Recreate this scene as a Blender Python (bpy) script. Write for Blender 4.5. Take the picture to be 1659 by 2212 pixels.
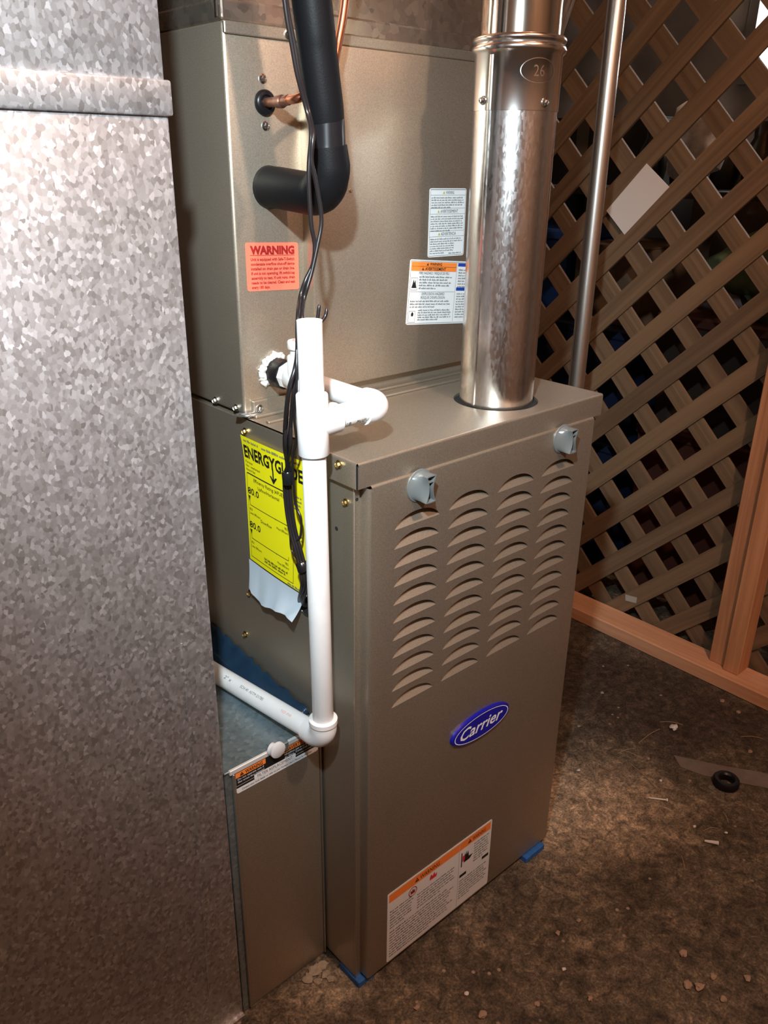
import bpy, bmesh, math, random
from mathutils import Vector, Matrix
for o in list(bpy.data.objects): bpy.data.objects.remove(o, do_unlink=True)
random.seed(7)
scene = bpy.context.scene
col = scene.collection
V = Vector
# ------------------------------------------------------------------ camera
CAM = V((-0.55274, -0.65466, 1.15389))
CR = V((0.745880, -0.665983, 0.011385)); CU = V((0.254794, 0.301070, 0.918932)); CF = V((0.615421, 0.682512, -0.394251))
FPX = 1766.5
cd = bpy.data.cameras.new('camera'); cam = bpy.data.objects.new('camera', cd); col.objects.link(cam)
m = Matrix((CR, CU, -CF)).transposed().to_4x4(); m.translation = CAM; cam.matrix_world = m
cd.sensor_fit = 'HORIZONTAL'; cd.sensor_width = 36.0; cd.lens = FPX / 1659 * 36.0; cd.clip_start = 0.02
scene.camera = cam
# ------------------------------------------------------------------ light
wd = bpy.data.worlds.new('world'); scene.world = wd; wd.use_nodes = True
wd.node_tree.nodes['Background'].inputs[0].default_value = (0.9, 0.95, 1.0, 1)
wd.node_tree.nodes['Background'].inputs[1].default_value = 0.03
def lamp(name, kind, loc, energy, color, radius, aim=None, **kw):
    d = bpy.data.lights.new(name, kind); d.energy = energy; d.color = color; d.shadow_soft_size = radius
    for k, v in kw.items(): setattr(d, k, v)
    o = bpy.data.objects.new(name, d); col.objects.link(o); o.location = loc
    if aim is not None: o.rotation_euler = (V(aim) - V(loc)).to_track_quat('-Z', 'Y').to_euler()
    return o
# bare warm bulb under the joists, in front of the furnace
lamp('ceiling_bulb', 'POINT', (0.06, -0.95, 2.05), 62, (1.0, 0.69, 0.52), 0.035)
# cool white headlamp worn just above the phone
HL = CAM + CR * -0.06 + CU * 0.36 - CF * 0.04
lamp('headlamp', 'SPOT', HL, 106, (0.80, 0.94, 1.0), 0.02, aim=(-0.06, 0.10, 1.06), spot_size=math.radians(72), spot_blend=1.0)
scene.view_settings.view_transform = 'Standard'; scene.view_settings.look = 'None'
scene.view_settings.exposure = 0.0; scene.view_settings.gamma = 1.0; scene.view_settings.use_curve_mapping = False

# ------------------------------------------------------------------ pixel helpers: direction from the photo, distance from a plane the thing touches
def ray(x, y): return CF + CR * ((x - 829.5) / FPX) - CU * ((y - 1106) / FPX)
def pl(x, y, ax, v):
    d = ray(x, y); t = (v - CAM[ax]) / d[ax]; return CAM + d * t
# ------------------------------------------------------------------ materials
MATS = {}
def base_mat(name):
    m = bpy.data.materials.new(name); m.use_nodes = True
    nt = m.node_tree; return m, nt, nt.nodes['Principled BSDF']
def node(nt, t, **kw):
    n = nt.nodes.new(t)
    for k, v in kw.items():
        if k in n.inputs.keys() if hasattr(n.inputs, 'keys') else False: n.inputs[k].default_value = v
        else: setattr(n, k, v)
    return n
def ramp(nt, stops, src):
    r = nt.nodes.new('ShaderNodeValToRGB'); e = r.color_ramp.elements
    while len(e) > 1: e.remove(e[-1])
    e[0].position = stops[0][0]; e[0].color = (*stops[0][1], 1)
    for p, c in stops[1:]:
        x = e.new(p); x.color = (*c, 1)
    nt.links.new(src, r.inputs[0]); return r.outputs[0]
def coords(nt, scale=(1, 1, 1), loc=(0, 0, 0), rot=(0, 0, 0)):
    # world position, so every surface is textured in metres
    g = nt.nodes.new('ShaderNodeNewGeometry'); mp = nt.nodes.new('ShaderNodeMapping')
    mp.inputs['Scale'].default_value = scale; mp.inputs['Location'].default_value = loc; mp.inputs['Rotation'].default_value = rot
    nt.links.new(g.outputs['Position'], mp.inputs[0]); return mp.outputs[0]
def noise(nt, vec, scale, detail=2.0, rough=0.5, dist=0.0):
    n = nt.nodes.new('ShaderNodeTexNoise'); n.inputs['Scale'].default_value = scale; n.inputs['Detail'].default_value = detail
    n.inputs['Roughness'].default_value = rough; n.inputs['Distortion'].default_value = dist
    nt.links.new(vec, n.inputs['Vector']); return n
def mixc(nt, f, a, b, mode='MIX'):
    n = nt.nodes.new('ShaderNodeMix'); n.data_type = 'RGBA'; n.blend_type = mode
    for s, v in ((n.inputs[0], f), (n.inputs[6], a), (n.inputs[7], b)):
        if hasattr(v, 'is_output'): nt.links.new(v, s)
        elif isinstance(v, (int, float)): s.default_value = v
        else: s.default_value = (*v, 1)
    return n.outputs[2]
def bump(nt, bs, h, strength, dist=0.001):
    b = nt.nodes.new('ShaderNodeBump'); b.inputs['Strength'].default_value = strength; b.inputs['Distance'].default_value = dist
    nt.links.new(h, b.inputs['Height']); nt.links.new(b.outputs[0], bs.inputs['Normal'])
def simple(name, c, rough=0.5, metal=0.0, spec=None, grain=0.0, gscale=400, var=0.0, vscale=8, emit=None):
    m, nt, b = base_mat(name)
    b.inputs['Base Color'].default_value = (*c, 1); b.inputs['Roughness'].default_value = rough; b.inputs['Metallic'].default_value = metal
    if spec is not None: b.inputs['Specular IOR Level'].default_value = spec
    vec = coords(nt)
    if var:
        n = noise(nt, vec, vscale, 4, 0.6)
        dk = tuple(x * (1 - var) for x in c); lt = tuple(min(1, x * (1 + var)) for x in c)
        nt.links.new(ramp(nt, [(0.3, dk), (0.7, lt)], n.outputs[0]), b.inputs['Base Color'])
    if grain:
        n2 = noise(nt, vec, gscale, 2, 0.6); bump(nt, b, n2.outputs[0], grain, 0.0006)
    if emit: b.inputs['Emission Color'].default_value = (*c, 1); b.inputs['Emission Strength'].default_value = emit
    MATS[name] = m; return m
def paint(name, c):
    m, nt, b = base_mat(name); vec = coords(nt)
    n = noise(nt, vec, 900, 2, 0.7); n2 = noise(nt, vec, 5, 3, 0.5)
    a = ramp(nt, [(0.3, tuple(x * .80 for x in c)), (0.7, tuple(x * 1.18 for x in c))], n.outputs[0])
    bb = ramp(nt, [(0.3, (.93, .93, .93)), (0.7, (1, 1, 1))], n2.outputs[0])
    nt.links.new(mixc(nt, 1.0, a, bb, 'MULTIPLY'), b.inputs['Base Color'])
    b.inputs['Metallic'].default_value = 0.85; b.inputs['Roughness'].default_value = 0.44
    bump(nt, b, n.outputs[0], 0.10, 0.0004); MATS[name] = m; return m
def spangle(name, lo, hi, scale, rough=(0.28, 0.5), metal=0.85, stretch=(1, 1, 1), cool=None):
    m, nt, b = base_mat(name); vec = coords(nt, stretch)
    nz = noise(nt, vec, scale * 0.9, 3, 0.6)
    add = nt.nodes.new('ShaderNodeVectorMath'); add.operation = 'MULTIPLY_ADD'
    add.inputs[1].default_value = (0.9 / scale,) * 3
    nt.links.new(nz.outputs['Color'], add.inputs[0]); nt.links.new(vec, add.inputs[2])
    vo = nt.nodes.new('ShaderNodeTexVoronoi'); vo.inputs['Scale'].default_value = scale; nt.links.new(add.outputs[0], vo.inputs['Vector'])
    sep = nt.nodes.new('ShaderNodeSeparateColor'); nt.links.new(vo.outputs['Color'], sep.inputs[0])
    mid = tuple((a + c) / 2 for a, c in zip(lo, hi))
    c1 = ramp(nt, [(0.05, lo), (0.55, mid), (0.80, mid), (0.95, hi)], sep.outputs[0])
    n2 = noise(nt, vec, 3.0, 4, 0.6)
    c2 = ramp(nt, [(0.35, (.80, .79, .80)), (0.65, (1, 1, 1))], n2.outputs[0])
    nt.links.new(mixc(nt, 1.0, c1, c2, 'MULTIPLY'), b.inputs['Base Color'])
    r = ramp(nt, [(0.0, (rough[0],) * 3), (1.0, (rough[1],) * 3)], sep.outputs[1]); nt.links.new(r, b.inputs['Roughness'])
    b.inputs['Metallic'].default_value = metal
    nm = nt.nodes.new('ShaderNodeBump'); nm.inputs['Strength'].default_value = 0.03; nm.inputs['Distance'].default_value = 0.002
    nt.links.new(sep.outputs[2], nm.inputs['Height']); nt.links.new(nm.outputs[0], b.inputs['Normal'])
    MATS[name] = m; return m
def wood(name, lo, hi, axis, rough=0.7, scale=1.0):
    m, nt, b = base_mat(name)
    tc = nt.nodes.new('ShaderNodeTexCoord'); mp = nt.nodes.new('ShaderNodeMapping')
    s = [38 * scale] * 3; s[axis] = 1.6 * scale; mp.inputs['Scale'].default_value = s
    oi = nt.nodes.new('ShaderNodeObjectInfo'); nt.links.new(tc.outputs['Object'], mp.inputs[0])
    ad = nt.nodes.new('ShaderNodeVectorMath'); ad.operation = 'MULTIPLY_ADD'; ad.inputs[1].default_value = (17, 9, 13)
    cx = nt.nodes.new('ShaderNodeCombineXYZ')
    for i in range(3): nt.links.new(oi.outputs['Random'], cx.inputs[i])
    nt.links.new(cx.outputs[0], ad.inputs[0]); nt.links.new(mp.outputs[0], ad.inputs[2])
    n = noise(nt, ad.outputs[0], 1.0, 5, 0.6, 1.2)
    c = ramp(nt, [(0.25, lo), (0.6, hi), (0.85, tuple(min(1, x * 1.1) for x in hi))], n.outputs[0])
    rv = ramp(nt, [(0, (.78, .76, .74)), (1, (1.08, 1.05, 1.0))], oi.outputs['Random'])
    nt.links.new(mixc(nt, 1.0, c, rv, 'MULTIPLY'), b.inputs['Base Color'])
    b.inputs['Roughness'].default_value = rough; bump(nt, b, n.outputs[0], 0.25, 0.001); MATS[name] = m; return m

TAUPE = paint('taupe_paint', (0.47, 0.41, 0.33))
DUCT = spangle('galvanized_spangle', (0.44, 0.425, 0.42), (0.84, 0.85, 0.88), 270, (0.40, 0.52), 0.88, (1, 1, 0.75))
PLEN = spangle('plenum_galvanized', (0.42, 0.36, 0.30), (0.62, 0.54, 0.45), 90, (0.22, 0.34), 0.9)
VENT = spangle('vent_galvanized', (0.72, 0.72, 0.72), (0.84, 0.84, 0.84), 420, (0.19, 0.27), 1.0, (1, 1, 0.35))
VENTC = simple('vent_collar_metal', (0.76, 0.74, 0.72), 0.2, 1.0, grain=0.05, gscale=60)
FILT = spangle('filter_galvanized', (0.30, 0.39, 0.43), (0.46, 0.55, 0.58), 180, (0.30, 0.42), 0.8)
POLEM = simple('conduit_metal', (0.85, 0.83, 0.79), 0.32, 1.0, grain=0.06, gscale=300)
STEEL = simple('zinc_screw', (0.62, 0.62, 0.60), 0.22, 1.0)
BRASS = simple('yellow_zinc_screw', (0.62, 0.46, 0.22), 0.25, 1.0)
DARK = simple('dark_void', (0.006, 0.006, 0.006), 0.9)
PVC = simple('white_pvc', (0.80, 0.80, 0.80), 0.32, var=0.05, vscale=22)
PVCF = simple('white_pvc_fitting', (0.82, 0.82, 0.82), 0.28)
FOAM = simple('black_foam', (0.0055, 0.0055, 0.0065), 0.5, spec=0.12, grain=0.25, gscale=500)
TAPE = simple('black_tape', (0.009, 0.009, 0.011), 0.22)
CABLE = simple('black_cable', (0.016, 0.013, 0.014), 0.30)
COPPER = simple('copper', (0.62, 0.25, 0.15), 0.30, 1.0, grain=0.05)
COPPERD = simple('tarnished_copper', (0.20, 0.085, 0.055), 0.42, 0.7, var=0.45, vscale=90)
RUBBER = simple('black_rubber', (0.008, 0.007, 0.008), 0.32, spec=0.3)
PUTTY = simple('white_sealant', (0.62, 0.60, 0.58), 0.45, grain=0.5, gscale=120)
TAPES = simple('silver_tape', (0.55, 0.58, 0.60), 0.22, 0.95, grain=0.4, gscale=90)
KNOBM = simple('latch_plastic', (0.20, 0.225, 0.23), 0.25, 0.35)
PAPERW = simple('label_white', (0.74, 0.76, 0.77), 0.35)
PAPERG = simple('label_grey', (0.50, 0.52, 0.54), 0.45)
YELLOW = simple('energy_yellow', (0.86, 0.78, 0.008), 0.42)
PINK = simple('label_salmon', (0.86, 0.165, 0.10), 0.5)
ORANGE = simple('label_orange', (0.90, 0.24, 0.045), 0.40)
BLACKI = simple('black_ink', (0.012, 0.012, 0.012), 0.45)
GREYI = simple('grey_ink', (0.13, 0.13, 0.13), 0.5)
REDI = simple('dark_red_ink', (0.30, 0.012, 0.012), 0.45)
REDB = simple('bright_red_ink', (0.65, 0.03, 0.04), 0.45)
BLUEI = simple('blue_ink', (0.012, 0.055, 0.34), 0.4)
PINKI = simple('pale_red_ink', (0.85, 0.36, 0.34), 0.45)
BADGE = simple('badge_blue', (0.010, 0.010, 0.30), 0.20)
WHITEI = simple('white_ink', (0.82, 0.84, 0.86), 0.35)
BLUEPAD = simple('blue_pad', (0.02, 0.12, 0.40), 0.6, var=0.25, vscale=60)
BLUEFILM = simple('blue_film', (0.018, 0.045, 0.085), 0.14, 0.35)
PINE = wood('pine_lumber', (0.44, 0.19, 0.085), (0.68, 0.34, 0.175), 2)
PINEY = wood('pine_plate', (0.50, 0.24, 0.125), (0.72, 0.39, 0.23), 1)
SLAT = wood('lattice_wood', (0.11, 0.070, 0.038), (0.21, 0.138, 0.080), 0)
JOIST = wood('joist_wood', (0.30, 0.16, 0.08), (0.46, 0.27, 0.15), 1)
CARDM = simple('white_card', (0.72, 0.69, 0.66), 0.7)
# floor: brown dusty concrete with grit, stains and a paler scuffed patch
def floor_mat():
    m, nt, b = base_mat('dirty_concrete'); vec = coords(nt)
    n1 = noise(nt, vec, 7, 8, 0.72, 0.4); n2 = noise(nt, vec, 48, 7, 0.8, 0.6); n3 = noise(nt, vec, 240, 3, 0.7)
    c = ramp(nt, [(0.30, (0.052, 0.039, 0.027)), (0.50, (0.118, 0.092, 0.064)), (0.72, (0.24, 0.19, 0.135))], n1.outputs[0])
    c2 = ramp(nt, [(0.36, (.30, .30, .30)), (0.52, (.95, .95, .95)), (0.66, (2.0, 1.92, 1.8))], n2.outputs[0])
    c3 = ramp(nt, [(0.32, (.45, .45, .45)), (0.55, (1, 1, 1)), (0.75, (1.5, 1.48, 1.45))], n3.outputs[0]); c2 = mixc(nt, 1.0, c2, c3, 'MULTIPLY')
    c = mixc(nt, 1.0, c, c2, 'MULTIPLY')
    def patch(cx, cy, rx, ry, rot, color, soft=0.5, amt=0.8):
        nonlocal c
        g = nt.nodes.new('ShaderNodeNewGeometry')
        sb = nt.nodes.new('ShaderNodeVectorMath'); sb.operation = 'SUBTRACT'; sb.inputs[1].default_value = (cx, cy, 0); nt.links.new(g.outputs['Position'], sb.inputs[0])
        rt = nt.nodes.new('ShaderNodeVectorRotate'); rt.rotation_type = 'Z_AXIS'; rt.inputs['Angle'].default_value = rot; nt.links.new(sb.outputs[0], rt.inputs[0])
        sc = nt.nodes.new('ShaderNodeVectorMath'); sc.operation = 'MULTIPLY'; sc.inputs[1].default_value = (1 / rx, 1 / ry, 0); nt.links.new(rt.outputs[0], sc.inputs[0])
        nn = noise(nt, vec, 16, 5, 0.7)
        ma = nt.nodes.new('ShaderNodeVectorMath'); ma.operation = 'MULTIPLY_ADD'; ma.inputs[1].default_value = (0.9, 0.9, 0); nt.links.new(nn.outputs['Color'], ma.inputs[0]); nt.links.new(sc.outputs[0], ma.inputs[2])
        s2 = nt.nodes.new('ShaderNodeVectorMath'); s2.operation = 'SUBTRACT'; s2.inputs[1].default_value = (0.45, 0.45, 0); nt.links.new(ma.outputs[0], s2.inputs[0])
        ln = nt.nodes.new('ShaderNodeVectorMath'); ln.operation = 'LENGTH'; nt.links.new(s2.outputs[0], ln.inputs[0])
        f = ramp(nt, [(1 - soft, (amt,) * 3), (1.0, (0, 0, 0))], ln.outputs[1])
        tint = mixc(nt, 1.0, color, c2, 'MULTIPLY')
        c = mixc(nt, f, c, tint)
    patch(0.57, 0.0, 0.26, 0.17, 0.6, (0.50, 0.385, 0.265), 0.7, 0.95)
    patch(-0.03, 0.03, 0.085, 0.06, 0.6, (0.33, 0.27, 0.20), 0.6, 0.85)
    patch(0.95, 0.20, 0.5, 0.22, 1.3, (0.055, 0.035, 0.024), 0.5, 0.8)
    # gritty pale specks
    vo = nt.nodes.new('ShaderNodeTexVoronoi'); vo.inputs['Scale'].default_value = 60; nt.links.new(vec, vo.inputs['Vector'])
    sp = nt.nodes.new('ShaderNodeSeparateColor'); nt.links.new(vo.outputs['Color'], sp.inputs[0])
    g1 = ramp(nt, [(0.90, (0, 0, 0)), (0.94, (1, 1, 1))], sp.outputs[0]); g2 = ramp(nt, [(0.12, (1, 1, 1)), (0.22, (0, 0, 0))], vo.outputs['Distance'])
    c = mixc(nt, mixc(nt, 1.0, g1, g2, 'MULTIPLY'), c, (0.36, 0.27, 0.20))
    nt.links.new(c, b.inputs['Base Color']); b.inputs['Roughness'].default_value = 0.72; b.inputs['Specular IOR Level'].default_value = 0.35
    hh = mixc(nt, 0.5, n2.outputs[0], n3.outputs[0]); bump(nt, b, hh, 0.9, 0.006); MATS['floor'] = m; return m
FLOOR = floor_mat()
BLOCK = simple('grey_block_wall', (0.34, 0.335, 0.33), 0.85, grain=0.4, gscale=60, var=0.18, vscale=5)
TANW = simple('warm_plaster', (0.42, 0.30, 0.21), 0.85, var=0.15, vscale=3)
# ------------------------------------------------------------------ mesh helpers
def link(o, parent=None):
    col.objects.link(o)
    if parent: o.parent = parent
    return o
def wloc(p):
    t = V((0, 0, 0))
    while p: t += p.location; p = p.parent
    return t
def mesh_of(bm, name, mat, smooth=None):
    bmesh.ops.recalc_face_normals(bm, faces=bm.faces[:])
    me = bpy.data.meshes.new(name); bm.to_mesh(me); bm.free()
    if mat:
        for mm in (mat if isinstance(mat, (list, tuple)) else [mat]): me.materials.append(mm)
    if smooth is not None:
        me.polygons.foreach_set('use_smooth', [True] * len(me.polygons))
        me.set_sharp_from_angle(angle=math.radians(smooth))
    return me
def obj(name, bm, mat, parent=None, smooth=None, loc=None):
    """bm in world coordinates; origin placed at loc (default: bounding base centre)"""
    if parent is not None: base = wloc(parent)
    vs = [v.co for v in bm.verts]
    if loc is None:
        lo = V([min(v[i] for v in vs) for i in range(3)]); hi = V([max(v[i] for v in vs) for i in range(3)])
        loc = V(((lo.x + hi.x) / 2, (lo.y + hi.y) / 2, lo.z))
    bmesh.ops.translate(bm, verts=bm.verts[:], vec=-V(loc))
    o = bpy.data.objects.new(name, mesh_of(bm, name, mat, smooth)); link(o, parent)
    o.location = V(loc) - (wloc(parent) if parent else V((0, 0, 0)))
    return o
def tag(o, label, cat, group=None, kind=None):
    o['label'] = label; o['category'] = cat
    if group: o['group'] = group
    if kind: o['kind'] = kind
    return o
def thing(name, label, cat, loc, group=None):
    o = bpy.data.objects.new(name, None); o.empty_display_size = 0.05; link(o); o.location = loc
    return tag(o, label, cat, group)
def struct(name, bm, mat, label=None):
    o = obj(name, bm, mat); o['kind'] = 'structure'
    if label: o['label'] = label
    return o
def box(bm, x0, x1, y0, y1, z0, z1, bev=0.0, seg=1):
    r = bmesh.ops.create_cube(bm, size=1.0); vs = r['verts']
    for v in vs:
        v.co = V((x0 + (v.co.x + .5) * (x1 - x0), y0 + (v.co.y + .5) * (y1 - y0), z0 + (v.co.z + .5) * (z1 - z0)))
    if bev:
        es = list({e for v in vs for e in v.link_edges})
        bmesh.ops.bevel(bm, geom=es, offset=bev, segments=seg, profile=0.5, affect='EDGES')
    return bm
def bx(*a, **k): return box(bmesh.new(), *a, **k)
def frame_at(t):
    t = t.normalized(); a = V((0, 0, 1)) if abs(t.z) < 0.9 else V((1, 0, 0))
    u = t.cross(a).normalized(); return u, t.cross(u).normalized()
def tube(bm, pts, rad, n=16, cap=True):
    pts = [V(p) for p in pts]; rs = rad if isinstance(rad, (list, tuple)) else [rad] * len(pts)
    rings = []; u = None
    for i, p in enumerate(pts):
        a = pts[max(0, i - 1)]; c = pts[min(len(pts) - 1, i + 1)]; t = (c - a).normalized()
        if u is None: u, w = frame_at(t)
        else:
            u = (u - t * u.dot(t)).normalized(); w = t.cross(u)
        rings.append([bm.verts.new(p + (u * math.cos(k * 2 * math.pi / n) + w * math.sin(k * 2 * math.pi / n)) * rs[i]) for k in range(n)])
    for a, c in zip(rings, rings[1:]):
        for k in range(n): bm.faces.new((a[k], a[(k + 1) % n], c[(k + 1) % n], c[k]))
    if cap: bm.faces.new(rings[0][::-1]); bm.faces.new(rings[-1])
    return bm
def spline(pts, n=10):
    pts = [V(p) for p in pts]; P = [pts[0] * 2 - pts[1]] + pts + [pts[-1] * 2 - pts[-2]]; out = []
    for i in range(1, len(P) - 2):
        a, b, c, d = P[i - 1:i + 3]
        for k in range(n):
            t = k / n
            out.append(0.5 * ((2 * b) + (c - a) * t + (2 * a - 5 * b + 4 * c - d) * t * t + (3 * b - a - 3 * c + d) * t ** 3))
    return out + [pts[-1]]
def arc_corner(a, c, b, r, n=10):
    """points turning from direction a->c to c->b with bend radius r"""
    a, c, b = V(a), V(c), V(b); d1 = (a - c).normalized(); d2 = (b - c).normalized()
    ang = d1.angle(d2); t = r / math.tan(ang / 2); p1 = c + d1 * t; p2 = c + d2 * t
    ctr = c + (d1 + d2).normalized() * (r / math.sin(ang / 2)); out = []
    v1, v2 = p1 - ctr, p2 - ctr; w = v1.angle(v2)
    for k in range(n + 1):
        f = k / n; out.append(ctr + (v1 * math.sin((1 - f) * w) + v2 * math.sin(f * w)) / math.sin(w))
    return out
def lathe(bm, prof, n=32, ctr=(0, 0), axis_z=True):
    rings = [[bm.verts.new((ctr[0] + r * math.cos(2 * math.pi * k / n), ctr[1] + r * math.sin(2 * math.pi * k / n), z)) for k in range(n)] for r, z in prof]
    for a, c in zip(rings, rings[1:]):
        for k in range(n): bm.faces.new((a[k], a[(k + 1) % n], c[(k + 1) % n], c[k]))
    return bm, rings
def prism(bm, outline, O, X, Y, N, th):
    """2-D outline -> solid; front face at O plane + N*th"""
    O, X, Y, N = V(O), V(X), V(Y), V(N)
    a = [bm.verts.new(O + X * x + Y * y) for x, y in outline]; b = [bm.verts.new(O + X * x + Y * y + N * th) for x, y in outline]
    k = len(a); bm.faces.new(b); bm.faces.new(a[::-1])
    for i in range(k): bm.faces.new((a[i], a[(i + 1) % k], b[(i + 1) % k], b[i]))
    return bm
def rrect(w, h, r, n=4):
    out = []
    for cx, cy, a0 in ((w - r, h - r, 0), (r, h - r, 90), (r, r, 180), (w - r, r, 270)):
        for k in range(n + 1):
            a = math.radians(a0 + 90 * k / n); out.append((cx + r * math.cos(a), cy + r * math.sin(a)))
    return out
def clip_fill(loops, N=None):
    """2-D loops (outer first, then holes) -> mesh verts, faces through a filled curve"""
    cu = bpy.data.curves.new('tmp', 'CURVE'); cu.dimensions = '2D'; cu.fill_mode = 'BOTH'
    for lp in loops:
        s = cu.splines.new('POLY'); s.points.add(len(lp) - 1); s.use_cyclic_u = True
        for p, (x, y) in zip(s.points, lp): p.co = (x, y, 0, 1)
    o = bpy.data.objects.new('tmp', cu); col.objects.link(o); dg = bpy.context.evaluated_depsgraph_get(); dg.update()
    me = o.evaluated_get(dg).to_mesh(); vs = [v.co.copy() for v in me.vertices]; fs = [tuple(p.vertices) for p in me.polygons]
    o.evaluated_get(dg).to_mesh_clear(); bpy.data.objects.remove(o); bpy.data.curves.remove(cu); return vs, fs
TEXT = {}
def text2d(s, shear=0.0, bold=0.0):
    k = (s, shear, bold)
    if k in TEXT: return TEXT[k]
    cu = bpy.data.curves.new('tmp', 'FONT'); cu.body = s; cu.size = 1.0; cu.shear = shear; cu.offset = bold; cu.resolution_u = 2; cu.fill_mode = 'FRONT'
    o = bpy.data.objects.new('tmp', cu); col.objects.link(o); dg = bpy.context.evaluated_depsgraph_get(); dg.update()
    me = o.evaluated_get(dg).to_mesh(); vs = [(v.co.x, v.co.y) for v in me.vertices]; fs = [tuple(p.vertices) for p in me.polygons]
    o.evaluated_get(dg).to_mesh_clear(); bpy.data.objects.remove(o); bpy.data.curves.remove(cu)
    if vs:
        x0 = min(v[0] for v in vs); x1 = max(v[0] for v in vs)
        y0 = min(v[1] for v in vs); y1 = max(v[1] for v in vs)
        vs = [(x - x0, y) for x, y in vs]; TEXT[k] = (vs, fs, x1 - x0, y1)
    else: TEXT[k] = ([], [], 1, 1)
    return TEXT[k]
class Print:
    """flat print on a label: 2-D drawing in metres, one mesh for each ink"""
    def __init__(s, split=None): s.layers = {}; s.rng = random.Random(3); s.split = split
    def lay(s, mat, lift): return s.layers.setdefault((mat.name, lift), ([], []))
    def poly(s, pts, mat, lift=1):
        vs, fs = s.lay(mat, lift); n = len(vs); vs += pts; fs.append(tuple(range(n, n + len(pts))))
    def rect(s, x, y, w, h, mat, lift=1):
        nx = max(1, math.ceil(w / s.split)) if s.split else 1; ny = max(1, math.ceil(h / s.split)) if s.split else 1
        for i in range(nx):
            for j in range(ny):
                a, b, c, d = x + w * i / nx, y + h * j / ny, x + w * (i + 1) / nx, y + h * (j + 1) / ny
                s.poly([(a, b), (c, b), (c, d), (a, d)], mat, lift)
    def line_box(s, x, y, w, h, t, mat, lift=2):
        s.rect(x, y, w, t, mat, lift); s.rect(x, y + h - t, w, t, mat, lift); s.rect(x, y, t, h, mat, lift); s.rect(x + w - t, y, t, h, mat, lift)
    def text(s, body, x, y, h, mat, w=None, align='l', lift=3, shear=0.0, bold=0.0):
        tv, tf, tw, th = text2d(body, shear, bold); ky = h / 0.7; kx = (w / tw) if w else ky * 0.85
        ww = tw * kx; ox = x - (ww / 2 if align == 'c' else ww if align == 'r' else 0)
        vs, fs = s.lay(mat, lift); n = len(vs); vs += [(ox + a * kx, y + b * ky) for a, b in tv]; fs += [tuple(i + n for i in f) for f in tf]
    def greek(s, x, y, w, h, mat, lift=2, last=1.0):
        """one line of print too small to read: word-sized strokes"""
        e = x + w * last; p = x
        while p < e - h:
            L = min(e - p, h * s.rng.uniform(1.2, 4.5)); q = p
            while q < p + L - h * 0.2:
                c = h * s.rng.uniform(0.25, 0.5); hh = h * s.rng.choice((0.65, 0.65, 1.0))
                s.rect(q, y, min(c, p + L - q), hh, mat, lift); q += c + h * 0.13
            p += L + h * 0.55
    def para(s, x, y, w, lh, n, mat, h=None, last=0.6):
        for i in range(n): s.greek(x, y - i * lh, w, h or lh * 0.5, mat, 2, last if i == n - 1 else s.rng.uniform(0.88, 1))
    def tri(s, x, y, h, mat, ink):
        s.poly([(x, y), (x + h * 1.1, y), (x + h * .55, y + h)], mat, 2); s.rect(x + h * .49, y + h * .25, h * .12, h * .42, ink, 3)
    def emit(s, parent, place, name='print'):
        """place(x, y, lift) -> world point"""
        for (mn, lift), (vs, fs) in s.layers.items():
            if not vs: continue
            if lift == 1:      # large blocks of colour: one object each
                for f in fs:
                    bm = bmesh.new(); bm.faces.new([bm.verts.new(place(*vs[i], lift)) for i in f]); obj('colour_block', bm, bpy.data.materials[mn], parent)
                continue
            bm = bmesh.new(); bv = [bm.verts.new(place(x, y, lift)) for x, y in vs]
            for f in fs:
                try: bm.faces.new([bv[i] for i in f])
                except ValueError: pass
            o = obj(name, bm, bpy.data.materials[mn], parent); o['kind'] = 'stuff'
def label_plate(name, parent, O, X, Y, w, h, mat, pr, label, r=0.003, th=0.0004, step=0.00012):
    O, X, Y = V(O), V(X).normalized(), V(Y).normalized(); N = X.cross(Y).normalized()
    bm = prism(bmesh.new(), rrect(w, h, r), O, X, Y, N, th); o = obj(name, bm, mat, parent); o['label'] = label
    pr.emit(o, lambda x, y, l: O + X * x + Y * y + N * (th + step * l), 'lettering')
    return o
SCREW = {}
def screw_mesh(r, mat):
    k = (r, mat.name)
    if k in SCREW: return SCREW[k]
    bm = bmesh.new(); lathe(bm, [(r * 1.25, 0), (r * 1.25, r * .18), (r * .9, r * .30)], 16)
    hx = [[bm.verts.new((q * math.cos(i * math.pi / 3), q * math.sin(i * math.pi / 3), z)) for i in range(6)] for q, z in ((r * .82, r * .15), (r * .82, r * .95), (r * .62, r * 1.12), (r * .5, r * .85))]
    for a, c in zip(hx, hx[1:]):
        for i in range(6): bm.faces.new((a[i], a[(i + 1) % 6], c[(i + 1) % 6], c[i]))
    bm.faces.new(hx[-1]); SCREW[k] = mesh_of(bm, 'hex_screw', mat, 30); return SCREW[k]
def screw(parent, p, n, r, mat, label=None):
    o = bpy.data.objects.new('hex_screw', screw_mesh(r, mat)); link(o, parent); o.location = V(p) - wloc(parent)
    o.rotation_euler = V(n).to_track_quat('Z', 'Y').to_euler()
    if label: o['label'] = label
    return o
H = 0.846; W = 0.460; YC = 0.234; YP = 0.214; ZT = 1.294

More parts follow.
